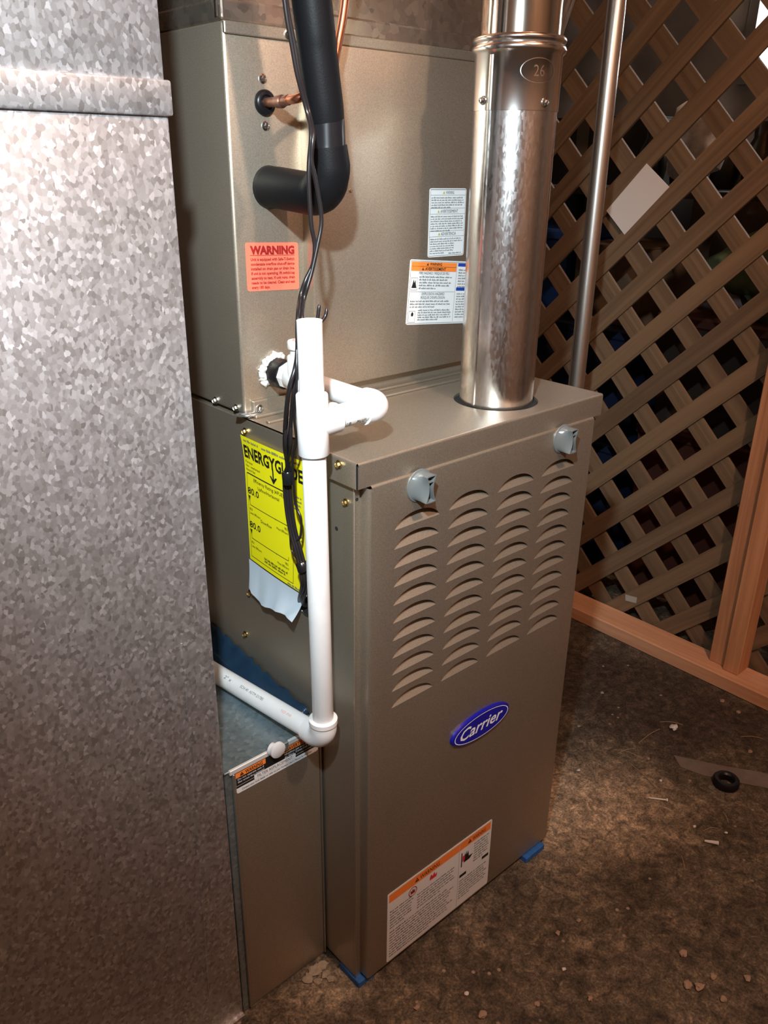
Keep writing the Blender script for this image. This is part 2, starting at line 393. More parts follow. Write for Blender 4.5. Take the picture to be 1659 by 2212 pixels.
# ================================================================== the setting
struct('floor', bx(-2.2, 3.0, -2.6, 2.4, -0.06, 0.0), FLOOR, 'dirty brown concrete floor with grit and stains')
struct('wall_back', bx(-2.2, 1.16, 1.30, 1.40, 0, 2.3), BLOCK, 'grey block wall behind the furnace')
struct('wall_left', bx(-2.3, -2.2, -2.6, 2.4, 0, 2.3), TANW)
struct('wall_front', bx(-2.2, 3.0, -2.7, -2.6, 0, 2.3), TANW)
struct('ceiling', bx(-2.3, 3.1, -2.7, 2.5, 2.3, 2.36), JOIST)
wr = bmesh.new()      # far wall of the storage space, with a window opening y 0.0..0.96, z 1.42..2.02
box(wr, 2.60, 2.70, -2.6, 0.0, 0, 2.3); box(wr, 2.60, 2.70, 0.965, 2.4, 0, 2.3); box(wr, 2.60, 2.70, 0.0, 0.965, 0, 1.44); box(wr, 2.60, 2.70, 0.0, 0.965, 2.04, 2.3)
struct('wall_right', wr, BLOCK, 'grey block wall of the storage space behind the lattice')
struct('wall_rear', bx(1.16, 2.6, 2.3, 2.4, 0, 2.3), BLOCK)
win = bx(2.66, 2.68, 0.0, 0.965, 1.44, 2.04)
o = struct('window_1', win, simple('window_daylight', (0.93, 0.97, 1.0), 0.3, emit=8.0), 'bright daylit window behind the lattice')
wf = bmesh.new(); box(wf, 2.585, 2.66, 0.93, 0.965, 1.44, 2.04); box(wf, 2.585, 2.66, 0.0, 0.035, 1.44, 2.04); box(wf, 2.58, 2.66, 0.0, 0.965, 1.42, 1.45)
obj('window_frame', wf, simple('window_frame_grey', (0.28, 0.30, 0.30), 0.6), o)
# joists overhead
for i, x in enumerate((-1.6, -1.2, -0.8, -0.4, 0.55, 0.95)):
    j = obj('ceiling_joist', bx(x - .019, x + .019, -2.6, 1.3, 2.12, 2.3), JOIST); j['kind'] = 'structure'

# ================================================================== lattice wall, plate, studs
LX = 1.238
lat = thing('lattice_panel', 'brown wooden diagonal lattice panel closing off the storage space', 'lattice', (LX, 0.7, 0.0))
slm = bmesh.new(); box(slm, -0.5, 0.5, -0.022, 0.022, -0.004, 0.004); slat_me = mesh_of(slm, 'slat', SLAT)
def slat(u, front, y0=-0.55, y1=1.30, z0=0.005, z1=2.1):
    # u: y+z (front layer) or z-y (rear layer)
    pts = []
    for y in (y0, y1):
        z = u - y if front else u + y
        if z0 <= z <= z1: pts.append((y, z))
    for z in (z0, z1):
        y = u - z if front else z - u
        if y0 < y < y1: pts.append((y, z))
    if len(pts) < 2: return
    (ya, za), (yb, zb) = pts[0], pts[-1]; L = math.hypot(yb - ya, zb - za)
    if L < 0.06: return
    o = bpy.data.objects.new('slat', slat_me); link(o, lat)
    x = LX - 0.0045 if front else LX + 0.0045
    o.location = V((x, (ya + yb) / 2, (za + zb) / 2)) - lat.location
    a = V((0, yb - ya, zb - za)).normalized(); n = V((-1, 0, 0)); w = n.cross(a)
    o.rotation_euler = Matrix((a, w, n)).transposed().to_euler(); o.scale = (L - 0.03, 1, 1)
for k in range(-8, 20): slat(1.09 + 0.0752 + 0.1505 * k, True)
for k in range(-12, 14): slat(0.574 + 0.0733 + 0.1465 * k, False)
o = tag(obj('sill_plate', bx(1.146, 1.2285, -0.9, 1.29, 0.0, 0.038, bev=0.003), PINEY), 'orange pine sill plate laid flat on the floor under the lattice', 'lumber')
tag(obj('wall_stud', bx(1.185, 1.2280, 0.036, 0.076, 0.038, 2.12, bev=0.002), PINE), 'upright pine stud on the sill plate, its edge against the lattice bay', 'lumber')
tag(obj('wall_stud', bx(1.172, 1.2280, -0.004, 0.0345, 0.038, 2.12, bev=0.002), PINE), 'upright pine stud doubled beside the first on the sill plate', 'lumber')
# paper tags caught on the lattice
def slab_on(name, q, x, th, mat, label, cat):
    bm = prism(bmesh.new(), [(0, 0), (1, 0), (1, 1), (0, 1)], (0, 0, 0), (1, 0, 0), (0, 1, 0), (0, 0, 1), th)
    bm.free(); bm = bmesh.new()
    a = [bm.verts.new((x, y, z)) for y, z in q]; b = [bm.verts.new((x - th, y, z)) for y, z in q]
    bm.faces.new(a[::-1]); bm.faces.new(b)
    for i in range(4): bm.faces.new((a[i], a[(i + 1) % 4], b[(i + 1) % 4], b[i]))
    return tag(obj(name, bm, mat), label, cat)
def yz(x, *px): return [tuple(pl(a, b, 0, x)[1:]) for a, b in px]
slab_on('paper_card', yz(1.2285, (1397, 353), (1446, 404), (1349, 507), (1310, 455)), 1.2290, 0.001, CARDM, 'blank white rectangular card stuck slantwise on the lattice slats', 'card')
slab_on('paper_scrap', yz(1.2285, (1351, 1284), (1376, 1291), (1374, 1303), (1351, 1297)), 1.2290, 0.001, simple('dull_paper', (0.40, 0.39, 0.36), 0.8), 'small white paper scrap near the lattice foot above the sill plate', 'paper')

# ================================================================== things stored behind the lattice
def bin_thing(name, label, cat, x0, x1, y0, y1, z0, z1, mat, lidmat):
    t = thing(name, label, cat, ((x0 + x1) / 2, (y0 + y1) / 2, z0)); bm = bmesh.new(); e = 0.025
    lo = [bm.verts.new((x, y, z0)) for x, y in ((x0 + e, y0 + e), (x1 - e, y0 + e), (x1 - e, y1 - e), (x0 + e, y1 - e))]
    hi = [bm.verts.new((x, y, z1 - .03)) for x, y in ((x0 + .008, y0 + .008), (x1 - .008, y0 + .008), (x1 - .008, y1 - .008), (x0 + .008, y1 - .008))]
    bm.faces.new(lo[::-1]); bm.faces.new(hi)
    for i in range(4): bm.faces.new((lo[i], lo[(i + 1) % 4], hi[(i + 1) % 4], hi[i]))
    obj('bin_body', bm, mat, t); lb = bx(x0, x1, y0, y1, z1 - .03, z1, bev=0.006); obj('lid', lb, lidmat, t); return t
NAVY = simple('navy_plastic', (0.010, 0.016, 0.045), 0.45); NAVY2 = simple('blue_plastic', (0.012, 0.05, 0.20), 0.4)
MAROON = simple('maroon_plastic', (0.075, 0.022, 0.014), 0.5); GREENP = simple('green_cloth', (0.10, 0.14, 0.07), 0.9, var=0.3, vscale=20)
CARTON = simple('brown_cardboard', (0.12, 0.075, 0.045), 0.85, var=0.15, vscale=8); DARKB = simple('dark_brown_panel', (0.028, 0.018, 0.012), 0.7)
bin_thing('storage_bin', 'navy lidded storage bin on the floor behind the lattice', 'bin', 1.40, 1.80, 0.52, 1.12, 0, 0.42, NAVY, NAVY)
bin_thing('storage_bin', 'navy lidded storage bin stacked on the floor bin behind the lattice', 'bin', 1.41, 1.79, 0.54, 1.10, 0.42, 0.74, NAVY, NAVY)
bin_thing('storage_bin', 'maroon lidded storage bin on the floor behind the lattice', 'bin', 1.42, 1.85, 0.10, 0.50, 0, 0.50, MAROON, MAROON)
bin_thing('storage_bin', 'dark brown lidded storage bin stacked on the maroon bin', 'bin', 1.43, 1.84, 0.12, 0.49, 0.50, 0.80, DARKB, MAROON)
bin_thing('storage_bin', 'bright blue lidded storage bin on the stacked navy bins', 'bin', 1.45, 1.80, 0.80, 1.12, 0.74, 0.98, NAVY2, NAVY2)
def carton(label, x0, x1, y0, y1, z0, z1, mat):
    t = thing('cardboard_box', label, 'box', ((x0 + x1) / 2, (y0 + y1) / 2, z0))
    obj('box_body', bx(x0, x1, y0, y1, z0, z1 - .004, bev=.003), mat, t)
    for a, c in ((x0, (x0 + x1) / 2 - .002), ((x0 + x1) / 2 + .002, x1)): obj('flap', bx(a, c, y0, y1, z1 - .004, z1), mat, t)
    obj('packing_tape', bx(x0 - .001, x0, (y0 + y1) / 2 - .025, (y0 + y1) / 2 + .025, z0 + .02, z1 - .002), simple('packing_tape', (0.16, 0.11, 0.06), 0.25), t)
carton('brown cardboard box on the navy bins behind the lattice', 1.46, 1.80, 0.56, 0.78, 0.74, 0.95, CARTON)
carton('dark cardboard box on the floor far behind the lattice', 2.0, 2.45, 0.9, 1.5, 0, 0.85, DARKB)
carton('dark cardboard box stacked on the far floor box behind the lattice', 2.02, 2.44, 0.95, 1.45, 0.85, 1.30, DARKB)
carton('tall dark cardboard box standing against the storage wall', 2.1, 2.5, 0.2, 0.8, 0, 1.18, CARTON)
# crumpled green cloth over the maroon stack
def lump(bm, c, r, seed, n=3, amp=0.25, sub=3):
    rg = random.Random(seed); res = bmesh.ops.create_icosphere(bm, subdivisions=sub, radius=1.0)
    ks = [(V((rg.uniform(-1, 1), rg.uniform(-1, 1), rg.uniform(-1, 1))).normalized(), rg.uniform(2, 5), rg.uniform(0, 6)) for _ in range(8)]
    for v in res['verts']:
        d = 1 + amp * sum(math.sin(k[1] * v.co.dot(k[0]) * 2 + k[2]) for k in ks) / 4
        v.co = V(c) + V((v.co.x * r[0], v.co.y * r[1], v.co.z * r[2])) * d
    return bm
gc = lump(bmesh.new(), (1.62, 0.27, 0.90), (0.16, 0.15, 0.10), 5, amp=0.3)
for v in gc.verts: v.co.z = max(v.co.z, 0.801)
tag(obj('green_cloth', gc, GREENP, smooth=60), 'crumpled dull green cloth on the dark brown bin', 'cloth')
p0 = pl(1503, 312, 0, 1.70)
fo = lump(bmesh.new(), (1.70, p0.y, p0.z), (0.06, 0.075, 0.10), 9, amp=0.25)
FOAMW = simple('pale_foam', (0.55, 0.50, 0.47), 0.9, var=0.25, vscale=40)
# a shelf carries the pale foam block and the jars
sh = thing('storage_shelf', 'dark wooden shelf on two posts behind the lattice', 'shelf', (1.78, 0.62, 0))
zs = p0.z - 0.115
for v in fo.verts: v.co.z = max(v.co.z, zs + 0.0005)
obj('shelf_board', bx(1.62, 1.95, -0.1, 1.15, zs - 0.02, zs), DARKB, sh)
for yy in (-0.08, 1.13): obj('post', bx(1.90, 1.94, yy - .02, yy + .02, 0, zs - .02), DARKB, sh)
tag(obj('foam_block', fo, FOAMW, smooth=50), 'lumpy pale foam block on the shelf behind the lattice', 'foam')
BRONZE = simple('dark_ornament', (0.05, 0.035, 0.02), 0.25, 0.6)
for i, (px, py) in enumerate(((1565, 385), (1650, 300), (1510, 150), (1400, 420))):
    q = pl(px, py, 0, 1.88); bm = bmesh.new(); r = 0.045
    lathe(bm, [(0.0, zs), (r * .8, zs), (r, zs + .05), (r, zs + .10), (r * .6, zs + .135), (r * .6, zs + .16), (r * .66, zs + .16), (r * .66, zs + .175), (0, zs + .175)], 20, (1.88, q.y))
    tag(obj('glass_jar', bm, BRONZE, smooth=40), 'small dark jar standing on the shelf behind the lattice', 'jar', 'jars on the storage shelf')

# ================================================================== furnace
fu = thing('furnace', 'taupe gas furnace cabinet with louvered front door and blue oval badge', 'furnace', (W / 2, 0.375, 0.012))
Z0 = 0.012
cs = bmesh.new(); box(cs, 0, W, 0.012, 0.75, Z0, H - 0.004, bev=0.0012)
casing = obj('casing', cs, TAUPE, fu)
# front corner strips of the casing
obj('corner_bead', bx(-.0008, .0012, 0.0085, 0.0125, Z0, H - .032, bev=.0007, seg=2), TAUPE, fu, smooth=50)
obj('corner_strip', bx(0.0, 0.0125, 0.0105, 0.012, Z0, H - .032), TAUPE, fu)
# vestibule top cover with folded flanges: left, front, right, and a hole for the vent
VX, VY, VR = 0.318, 0.078, 0.0515
hole = [(VX + 0.0595 * math.cos(a * math.pi / 24), VY + 0.0595 * math.sin(a * math.pi / 24)) for a in range(48)]
vs, fs = clip_fill([[(-0.003, 0.0), (W + .003, 0.0), (W + .003, YC - .004), (-0.003, YC - .004)], hole[::-1]])
tc = bmesh.new(); tv = [tc.verts.new((v.x, v.y, H)) for v in vs]
for f in fs: tc.faces.new([tv[i] for i in f])
hl = [tc.verts.new((x, y, H)) for x, y in hole]; hb = [tc.verts.new((x, y, H - .0035)) for x, y in hole]
for i in range(48): tc.faces.new((hl[i], hl[(i + 1) % 48], hb[(i + 1) % 48], hb[i]))
bmesh.ops.remove_doubles(tc, verts=tc.verts[:], dist=1e-6)
FZ = H - 0.031
# rolled front edge and hanging flanges
def strip(bm, prof, A, B):
    ra = [bm.verts.new(V(A) + V(p)) for p in prof]; rb = [bm.verts.new(V(B) + V(p)) for p in prof]
    for i in range(len(prof) - 1): bm.faces.new((ra[i], rb[i], rb[i + 1], ra[i + 1]))
rp = 0.003
fprof = [(0, 0, 0)] + [(0, -rp * math.sin(a), -rp * (1 - math.cos(a))) for a in [math.pi / 12 * k for k in range(1, 7)]] + [(0, -rp, FZ - H), (0, -rp + .001, FZ - H), (0, -rp + .001, -.004)]
strip(tc, fprof, (-.0040, 0, H), (W + .002, 0, H))
sprof = [(0, 0, 0)] + [(-rp * math.sin(a), 0, -rp * (1 - math.cos(a))) for a in [math.pi / 12 * k for k in range(1, 7)]] + [(-rp, 0, FZ - H), (-rp + .001, 0, FZ - H)]
strip(tc, sprof, (-.003, -0.0012, H), (-.003, 0.062, H))
strip(tc, [(-p[0], p[1], p[2]) for p in sprof], (W + .003, 0.0, H), (W + .003, YC - .004, H))
cover = obj('top_cover', tc, TAUPE, fu, smooth=35)
dk = bmesh.new(); lathe(dk, [(0.0, H - .0035), (0.0595, H - .0035)], 48, (VX, VY)); obj('vent_opening', dk, DARK, fu)
obj('rear_ridge', bx(0.004, W - .004, 0.183, 0.190, H, H + .0035, bev=.0015, seg=2), TAUPE, fu)
obj('rear_ridge', bx(0.004, W - .004, 0.212, 0.229, H, H + .0045, bev=.0018, seg=2), TAUPE, fu)
# front door with pressed louvers
DX0, DX1, DY, DZ0, DZ1 = 0.0135, W - 0.0185, -0.006, 0.016, H - 0.0335
LW, LH = 0.0765, 0.0165
def larc(s):      # louver outline height, s in -1..1, fuller to the right end
    return LH * max(0.0, 1 - abs(s) ** 2.2) ** 0.75
def lprof(n=22): return [(-LW / 2 + LW * i / n, larc(-1 + 2 * i / n)) for i in range(n + 1)]
lp = lprof()
cols = (0.0875, 0.1800, 0.2730, 0.3655); rows = [0.7505 - 0.0257 * k for k in range(11)]
loops = [[(DX0, DZ0), (DX1, DZ0), (DX1, DZ1), (DX0, DZ1)]]
for cx in cols:
    for z in rows: loops.append([(cx + x, z + h) for x, h in lp][::-1])
vs, fs = clip_fill(loops)
db = bmesh.new(); bvs = [db.verts.new((v.x, DY, v.y)) for v in vs]
for f in fs: db.faces.new([bvs[i] for i in f])
rr = 0.003
ed = [(0, 0)] + [(rr * math.sin(a), rr * (1 - math.cos(a))) for a in [math.pi / 8 * k for k in range(1, 5)]] + [(rr, 0.0165)]
def edge_strip(A, B, outv):
    ra = [db.verts.new(V(A) + V(outv) * d + V((0, e, 0))) for d, e in ed]; rb = [db.verts.new(V(B) + V(outv) * d + V((0, e, 0))) for d, e in ed]
    for i in range(len(ed) - 1): db.faces.new((ra[i], rb[i], rb[i + 1], ra[i + 1]))
edge_strip((DX0, DY, DZ0), (DX0, DY, DZ1), (-1, 0, 0)); edge_strip((DX1, DY, DZ0), (DX1, DY, DZ1), (1, 0, 0))
edge_strip((DX0, DY, DZ1), (DX1, DY, DZ1), (0, 0, 1)); edge_strip((DX0, DY, DZ0), (DX1, DY, DZ0), (0, 0, -1))
bmesh.ops.remove_doubles(db, verts=db.verts[:], dist=1e-6)
door = obj('front_door', db, TAUPE, fu, smooth=35)
LD = 0.0125; lb = bmesh.new(); NT = 6; grid = []
for i in range(23):
    s = -1 + 2 * i / 22; a = larc(s); rowv = []
    for j in range(NT + 1):
        t = j / NT; rowv.append(lb.verts.new((s * LW / 2, LD * (a / LH) * (1 - (1 - t) ** 1.1), a * t)))
    rowv.append(lb.verts.new((s * LW / 2, LD * (a / LH) + .0015, a * 1.0 + .002))); grid.append(rowv)
for a, c in zip(grid, grid[1:]):
    for j in range(NT + 1):
        lb.faces.new((a[j], c[j], c[j + 1], a[j + 1]))
bmesh.ops.remove_doubles(lb, verts=lb.verts[:], dist=1e-7)
louver_me = mesh_of(lb, 'louver', TAUPE, 60)
for cx in cols:
    for z in rows:
        o = bpy.data.objects.new('louver', louver_me); link(o, door); o.location = V((cx, DY, z)) - wloc(door)
# quarter-turn latch knobs: round base drawn up into a waisted hollow grip
def knob(p):
    bm = bmesh.new(); n = 40; R0 = 0.0185
    def bow(k, sx=1.0, sz=1.0):
        a = 2 * math.pi * k / n; z = math.sin(a) * 0.0172; x = (0.0036 + 0.0052 * (abs(z) / .0172) ** 2) * (1 if math.cos(a) >= 0 else -1)
        if abs(math.cos(a)) < .25: x = (0.0088) * math.cos(a) / .25
        return x * sx + 0.001, z * sz
    rings = []
    for r, y in ((R0 * 1.12, 0), (R0 * 1.12, -.0015), (R0 * 1.0, -.0022)):
        rings.append([bm.verts.new((r * math.cos(2 * math.pi * k / n), y, r * math.sin(2 * math.pi * k / n))) for k in range(n)])
    for f, y in ((0.30, -.006), (0.62, -.010), (0.88, -.0145), (1.0, -.0195)):
        rings.append([bm.verts.new((R0 * math.cos(2 * math.pi * k / n) * (1 - f) + bow(k)[0] * f, y, R0 * math.sin(2 * math.pi * k / n) * (1 - f) + bow(k)[1] * f)) for k in range(n)])
    rings.append([bm.verts.new((bow(k, .78, .93)[0], -.0195, bow(k, .78, .93)[1])) for k in range(n)])
    rings.append([bm.verts.new((bow(k, .74, .91)[0], -.0095, bow(k, .74, .91)[1])) for k in range(n)])
    for a, c in zip(rings, rings[1:]):
        for k in range(n): bm.faces.new((a[k], a[(k + 1) % n], c[(k + 1) % n], c[k]))
    bm.faces.new(rings[-1])
    bmesh.ops.translate(bm, verts=bm.verts[:], vec=p)
    o = obj('latch_knob', bm, KNOBM, fu, smooth=38); o['label'] = 'grey quarter-turn latch knob'
    obj('cross_web', bx(p[0] - .003, p[0] + .005, p[1] - .019, p[1] - .009, p[2] + .0085, p[2] + .0097), KNOBM, o)
knob((0.0885, DY, 0.7985)); knob((0.368, DY, 0.7985))
# casing hardware on the left side
for (a, b) in ((733, 1003),): q = pl(a, b, 0, -.006); screw(fu, (-.0062, q.y, q.z), (-1, 0, 0), .0042, BRASS)
for (a, b) in ((748, 1085),): q = pl(a, b, 0, 0); screw(fu, (0, q.y, q.z), (-1, 0, 0), .0040, BRASS)
for (a, b) in ((530, 932), (541, 1281), (531, 1370)): q = pl(a, b, 0, 0); screw(fu, (0, q.y, q.z), (-1, 0, 0), .0042, BRASS)
for (a, b, r) in ((727, 1142, .0028),):
    q = pl(a, b, 0, 0); bm = bmesh.new(); tube(bm, [(-.0002, q.y, q.z), (.001, q.y, q.z)], r, 14); obj('pilot_hole', bm, DARK, fu)
bm = bmesh.new(); q = pl(771, 1079, 1, 0.0105); tube(bm, [(q.x, .0103, q.z), (q.x, .0115, q.z)], .0022, 14); obj('pilot_hole', bm, DARK, fu)
# wiring hole with bright rim
q = pl(661, 1305, 0, 0); WH = q.copy()
bm = bmesh.new(); tube(bm, [(-.0003, q.y, q.z), (.002, q.y, q.z)], .0165, 24); obj('wiring_hole', bm, DARK, fu)
bm = bmesh.new(); tube(bm, [(-.0004, q.y + .0165 * math.cos(a * math.pi / 12), q.z + .0165 * math.sin(a * math.pi / 12)) for a in range(25)], .0011, 6, cap=False); obj('hole_rim', bm, STEEL, fu)
# dark plate added as painted shade in the gap where cover meets casing
obj('corner_gap_shade', bx(-.0046, -.0030, -.0010, .0010, FZ + .001, H - .004), DARK, fu)
# dark gap along the casing top edge
# badge
bc = pl(1036, 1562, 1, DY); BW, BH = 0.129, 0.0485
el = [(BW / 2 * math.cos(2 * math.pi * k / 56), BH / 2 * math.sin(2 * math.pi * k / 56)) for k in range(56)]
bm = bmesh.new(); O = V((bc.x, DY, bc.z)); nrm = V((0, -1, 0))
r0 = [bm.verts.new(O + V((x, 0, y))) for x, y in el]; r1 = [bm.verts.new(O + V((x, -.003, y))) for x, y in el]; r2 = [bm.verts.new(O + V((x * .965, -.0048, y * .93))) for x, y in el]
for a, c in ((r0, r1), (r1, r2)):
    for k in range(56): bm.faces.new((a[k], a[(k + 1) % 56], c[(k + 1) % 56], c[k]))
bm.faces.new(r2); bd = obj('brand_badge', bm, BADGE, fu, smooth=30); bd['label'] = 'glossy blue oval badge with white script lettering'
pr = Print(); pr.text('Carrier', 0, -0.0085, 0.0195, WHITEI, w=0.094, align='c', shear=0.35, bold=0.014)
ring = [(x * .90, y * .82) for x, y in el]; ring2 = [(x * .925, y * .865) for x, y in el]
for k in range(56): pr.poly([ring[k], ring2[k], ring2[(k + 1) % 56], ring[(k + 1) % 56]], WHITEI, 3)
pr.emit(bd, lambda x, y, l: O + V((x, -.0049 - .0001 * l, y)), 'lettering')
# door warning label
pr = Print(); lw, lh = 0.232, 0.142
pr.rect(0.003, lh - .019, lw - .006, .016, ORANGE, 1); pr.rect(.154, .003, .0012, lh - .006, PAPERG, 2)
pr.text('WARNING', .088, lh - .0155, .008, BLACKI, w=.042, align='c'); pr.tri(.056, lh - .0155, .008, BLACKI, ORANGE)
pr.text('WARNING', .201, lh - .0155, .008, BLACKI, w=.032, align='c'); pr.tri(.174, lh - .0155, .008, BLACKI, ORANGE)
pr.para(.005, lh - .040, .05, .0056, 7, GREYI); pr.para(.005, lh - .083, .142, .0056, 10, GREYI)
pr.para(.062, lh - .046, .085, .0056, 6, GREYI)
for k in range(24):
    a, b = 2 * math.pi * k / 24, 2 * math.pi * (k + 1) / 24
    pr.poly([(.052 + q * math.cos(t), lh - .030 + q * math.sin(t)) for q, t in ((.0075, a), (.0090, a), (.0090, b), (.0075, b))], REDI, 2)
pr.poly([(.0475, lh - .034), (.0565, lh - .034), (.057, lh - .026), (.054, lh - .029), (.052, lh - .024), (.050, lh - .029), (.047, lh - .026)], REDI, 3)
pr.poly([(.088, lh - .034), (.103, lh - .034), (.104, lh - .026), (.100, lh - .029), (.098, lh - .0215), (.0945, lh - .028), (.091, lh - .023), (.0885, lh - .028)], REDB, 3)
pr.rect(.160, lh - .057, .0022, .030, BLACKI, 3); pr.rect(.163, lh - .047, .006, .012, REDB, 3)
pr.poly([(.166, lh - .0505), (.180, lh - .0505), (.188, lh - .044), (.178, lh - .043), (.176, lh - .030), (.1735, lh - .037), (.172, lh - .028), (.1705, lh - .036), (.168, lh - .030), (.169, lh - .042)], BLACKI, 3)
pr.para(.190, lh - .027, .038, .0054, 8, GREYI); pr.rect(.212, lh - .075, .016, .006, BLACKI, 3); pr.rect(.158, lh - .079, .016, .006, BLACKI, 3)
pr.para(.158, lh - .088, .068, .0054, 8, GREYI, last=.4)
label_plate('warning_label', fu, (0.0485, DY - .0001, 0.0185), (1, 0, 0), (0, 0, 1), lw, lh, PAPERW, pr, 'white door label with orange warning strip and small print')
# EnergyGuide sheet taped to the left side: slightly bowed paper
EY0, EZ1, EW, EH = 0.237, 0.821, 0.134, 0.183
def eplace(x, y, l):      # x from the rear edge towards the front, y up from the sheet's foot
    b = -.0012 - .0042 * max(0, (y / EH - 0.72) / .28) ** 2 * (1 - x / EW) - .0015 * math.sin(x / EW * math.pi) - .0035 * max(0, 1 - y / (EH * .45)) ** 2 * (x / EW)
    return V((b - .00022 * l, EY0 - x, EZ1 - EH + y - 0.0025 * (x / EW)))
bm = bmesh.new(); g = [[bm.verts.new(eplace(EW * i / 12, EH * j / 16, 0)) for j in range(17)] for i in range(13)]
for i in range(12):
    for j in range(16): bm.faces.new((g[i][j], g[i + 1][j], g[i + 1][j + 1], g[i][j + 1]))
sheet = obj('energy_label', bm, YELLOW, fu, smooth=60); sheet['label'] = 'yellow efficiency label sheet with black print'
pr = Print(split=.006)
pr.greek(.006, EH - .007, .035, .0035, GREYI); pr.greek(.048, EH - .0075, .08, .0035, GREYI)
pr.text('ENERGYGUIDE', .004, EH - .029, .0165, BLACKI, w=.128, bold=.03)
pr.rect(.0685, EH - .044, .0028, .016, BLACKI, 3); pr.poly([(.062, EH - .039), (.0655, EH - .039), (.0698, EH - .044), (.0745, EH - .039), (.078, EH - .039), (.0698, EH - .049)], BLACKI, 3)
for i, t in enumerate(('Furnace', 'Non - weatherized', 'Natural Gas')): pr.text(t, .005, EH - .037 - i * .0055, .0032, BLACKI, w=(.017, .034, .022)[i])
pr.rect(.006, EH - .052, .102, .0008, BLACKI, 2)
pr.text('Efficiency Rating (AFUE)*', .058, EH - .0605, .0048, BLACKI, w=.072, align='c'); pr.text('Upflow/Horizontal', .056, EH - .069, .0046, BLACKI, w=.05, align='c')
for yb in (EH - .081, EH - .131):
    pr.text('80.0', .006, yb, .0092, BLACKI, w=.027, bold=.012); pr.poly([(.0065, yb - .003), (.0115, yb - .003), (.009, yb - .012)], BLACKI, 3)
    pr.rect(.0095, yb - .017, .088, .0008, BLACKI, 2); pr.rect(.009, yb - .017, .0007, .006, BLACKI, 2); pr.rect(.097, yb - .017, .0007, .006, BLACKI, 2); pr.rect(.07, yb - .018, .0007, .002, BLACKI, 2)
    pr.text('80.0', .008, yb - .024, .0035, BLACKI); pr.text('Least Efficient', .008, yb - .0295, .0032, BLACKI, w=.026)
    pr.text('98.5', .097, yb - .024, .0035, BLACKI, align='r'); pr.text('Most Efficient', .0985, yb - .0295, .0032, BLACKI, w=.026, align='r')
pr.text('Downflow', .048, EH - .115, .0045, BLACKI, w=.026, align='c')
pr.greek(.04, .0125 + .0025, .055, .003, BLACKI); pr.greek(.04, .0085 + .0025, .05, .003, BLACKI)
pr.line_box(.005, .0065, .103, EH - .0585, .0007, BLACKI)
pr.para(.112, EH - .052, .018, .0055, 4, GREYI); pr.para(.112, EH - .105, .018, .0055, 3, GREYI); pr.greek(.095, .0015, .035, .003, GREYI)
pr.emit(sheet, eplace, 'lettering')
bm = bmesh.new(); g = []
for i in range(13):
    x = EW * i / 12; row = []
    for j in range(8):
        t = j / 7; L = 0.040 + 0.013 * math.sin(x / EW * 4.2 + .4) + .012 * max(0, x / EW - .55) * 2
        q = eplace(x, 0, 0); row.append(bm.verts.new(q + V((-.002 - .010 * t * t * (0.3 + x / EW) - .0015 * math.sin(x * 160) * t, .010 * t * (x / EW), -L * t))))
    g.append(row)
for i in range(12):
    for j in range(7): bm.faces.new((g[i][j], g[i + 1][j], g[i + 1][j + 1], g[i][j + 1]))
fl = obj('paper_flap', bm, simple('bluish_paper', (0.52, 0.60, 0.68), 0.6), fu, smooth=60); fl['label'] = 'torn pale blue-white backing paper hanging under the yellow sheet'
# blue pads under the furnace
for x0, x1, y0, y1, lab in ((0.378, 0.430, -0.014, 0.05, 'blue pad under the right front corner of the furnace'), (-0.0022, 0.03, -0.0005, 0.046, 'blue pad under the left front corner of the furnace')):
    tag(obj('support_pad', bx(x0, x1, y0, y1, 0, 0.0118, bev=.0012), BLUEPAD), lab, 'pad')

# ================================================================== evaporator coil cabinet
co = thing('coil_cabinet', 'taupe evaporator coil cabinet standing on the furnace', 'coil cabinet', (W / 2, 0.5, H))
obj('coil_casing', bx(0.001, W - .001, YC, 0.745, H + .001, ZT, bev=.004, seg=3), TAUPE, co, smooth=40)
pn = bmesh.new(); box(pn, 0.1035, W - .006, YP, YC + .002, 0.866, 1.2806, bev=.0022, seg=2); ap = obj('access_panel', pn, TAUPE, co, smooth=40)
obj('header_strip', bx(0.002, W - .002, YC - .0035, YC + .002, 1.2812, ZT - .0005, bev=.001), TAUPE, co)
obj('header_strip', bx(0.1035, W - .004, YP + .002, YC, 1.2812, ZT - .001, bev=.001), TAUPE, co)
obj('panel_foot', bx(0.0125, W - .002, YC - .006, YC, H + .0012, 0.864, bev=.001), TAUPE, co)
for a, b in ((567, 170), (573, 272), (618, 75), (555, 880)):
    q = pl(a, b, 1, YC); screw(co, (q.x, YC - (.0035 if b == 75 else .006 if b == 880 else 0), q.z), (0, -1, 0), .0042, STEEL)
for a, b in ((466, 865), (511, 881)): q = pl(a, b, 0, 0.001); screw(co, (0.001, q.y, q.z), (-1, 0, 0), .0042, STEEL)
q = pl(757, 412, 1, YP); screw(co, (q.x, YP, q.z), (0, -1, 0), .0022, TAUPE)
cap = tag(obj('foil_tape', lump(bmesh.new(), (0.006, YC - .006, H + .0035), (.017, .012, .0035), 12, amp=.35, sub=2), TAPES, smooth=50), 'crumpled silver foil tape under the coil cabinet corner', 'tape')
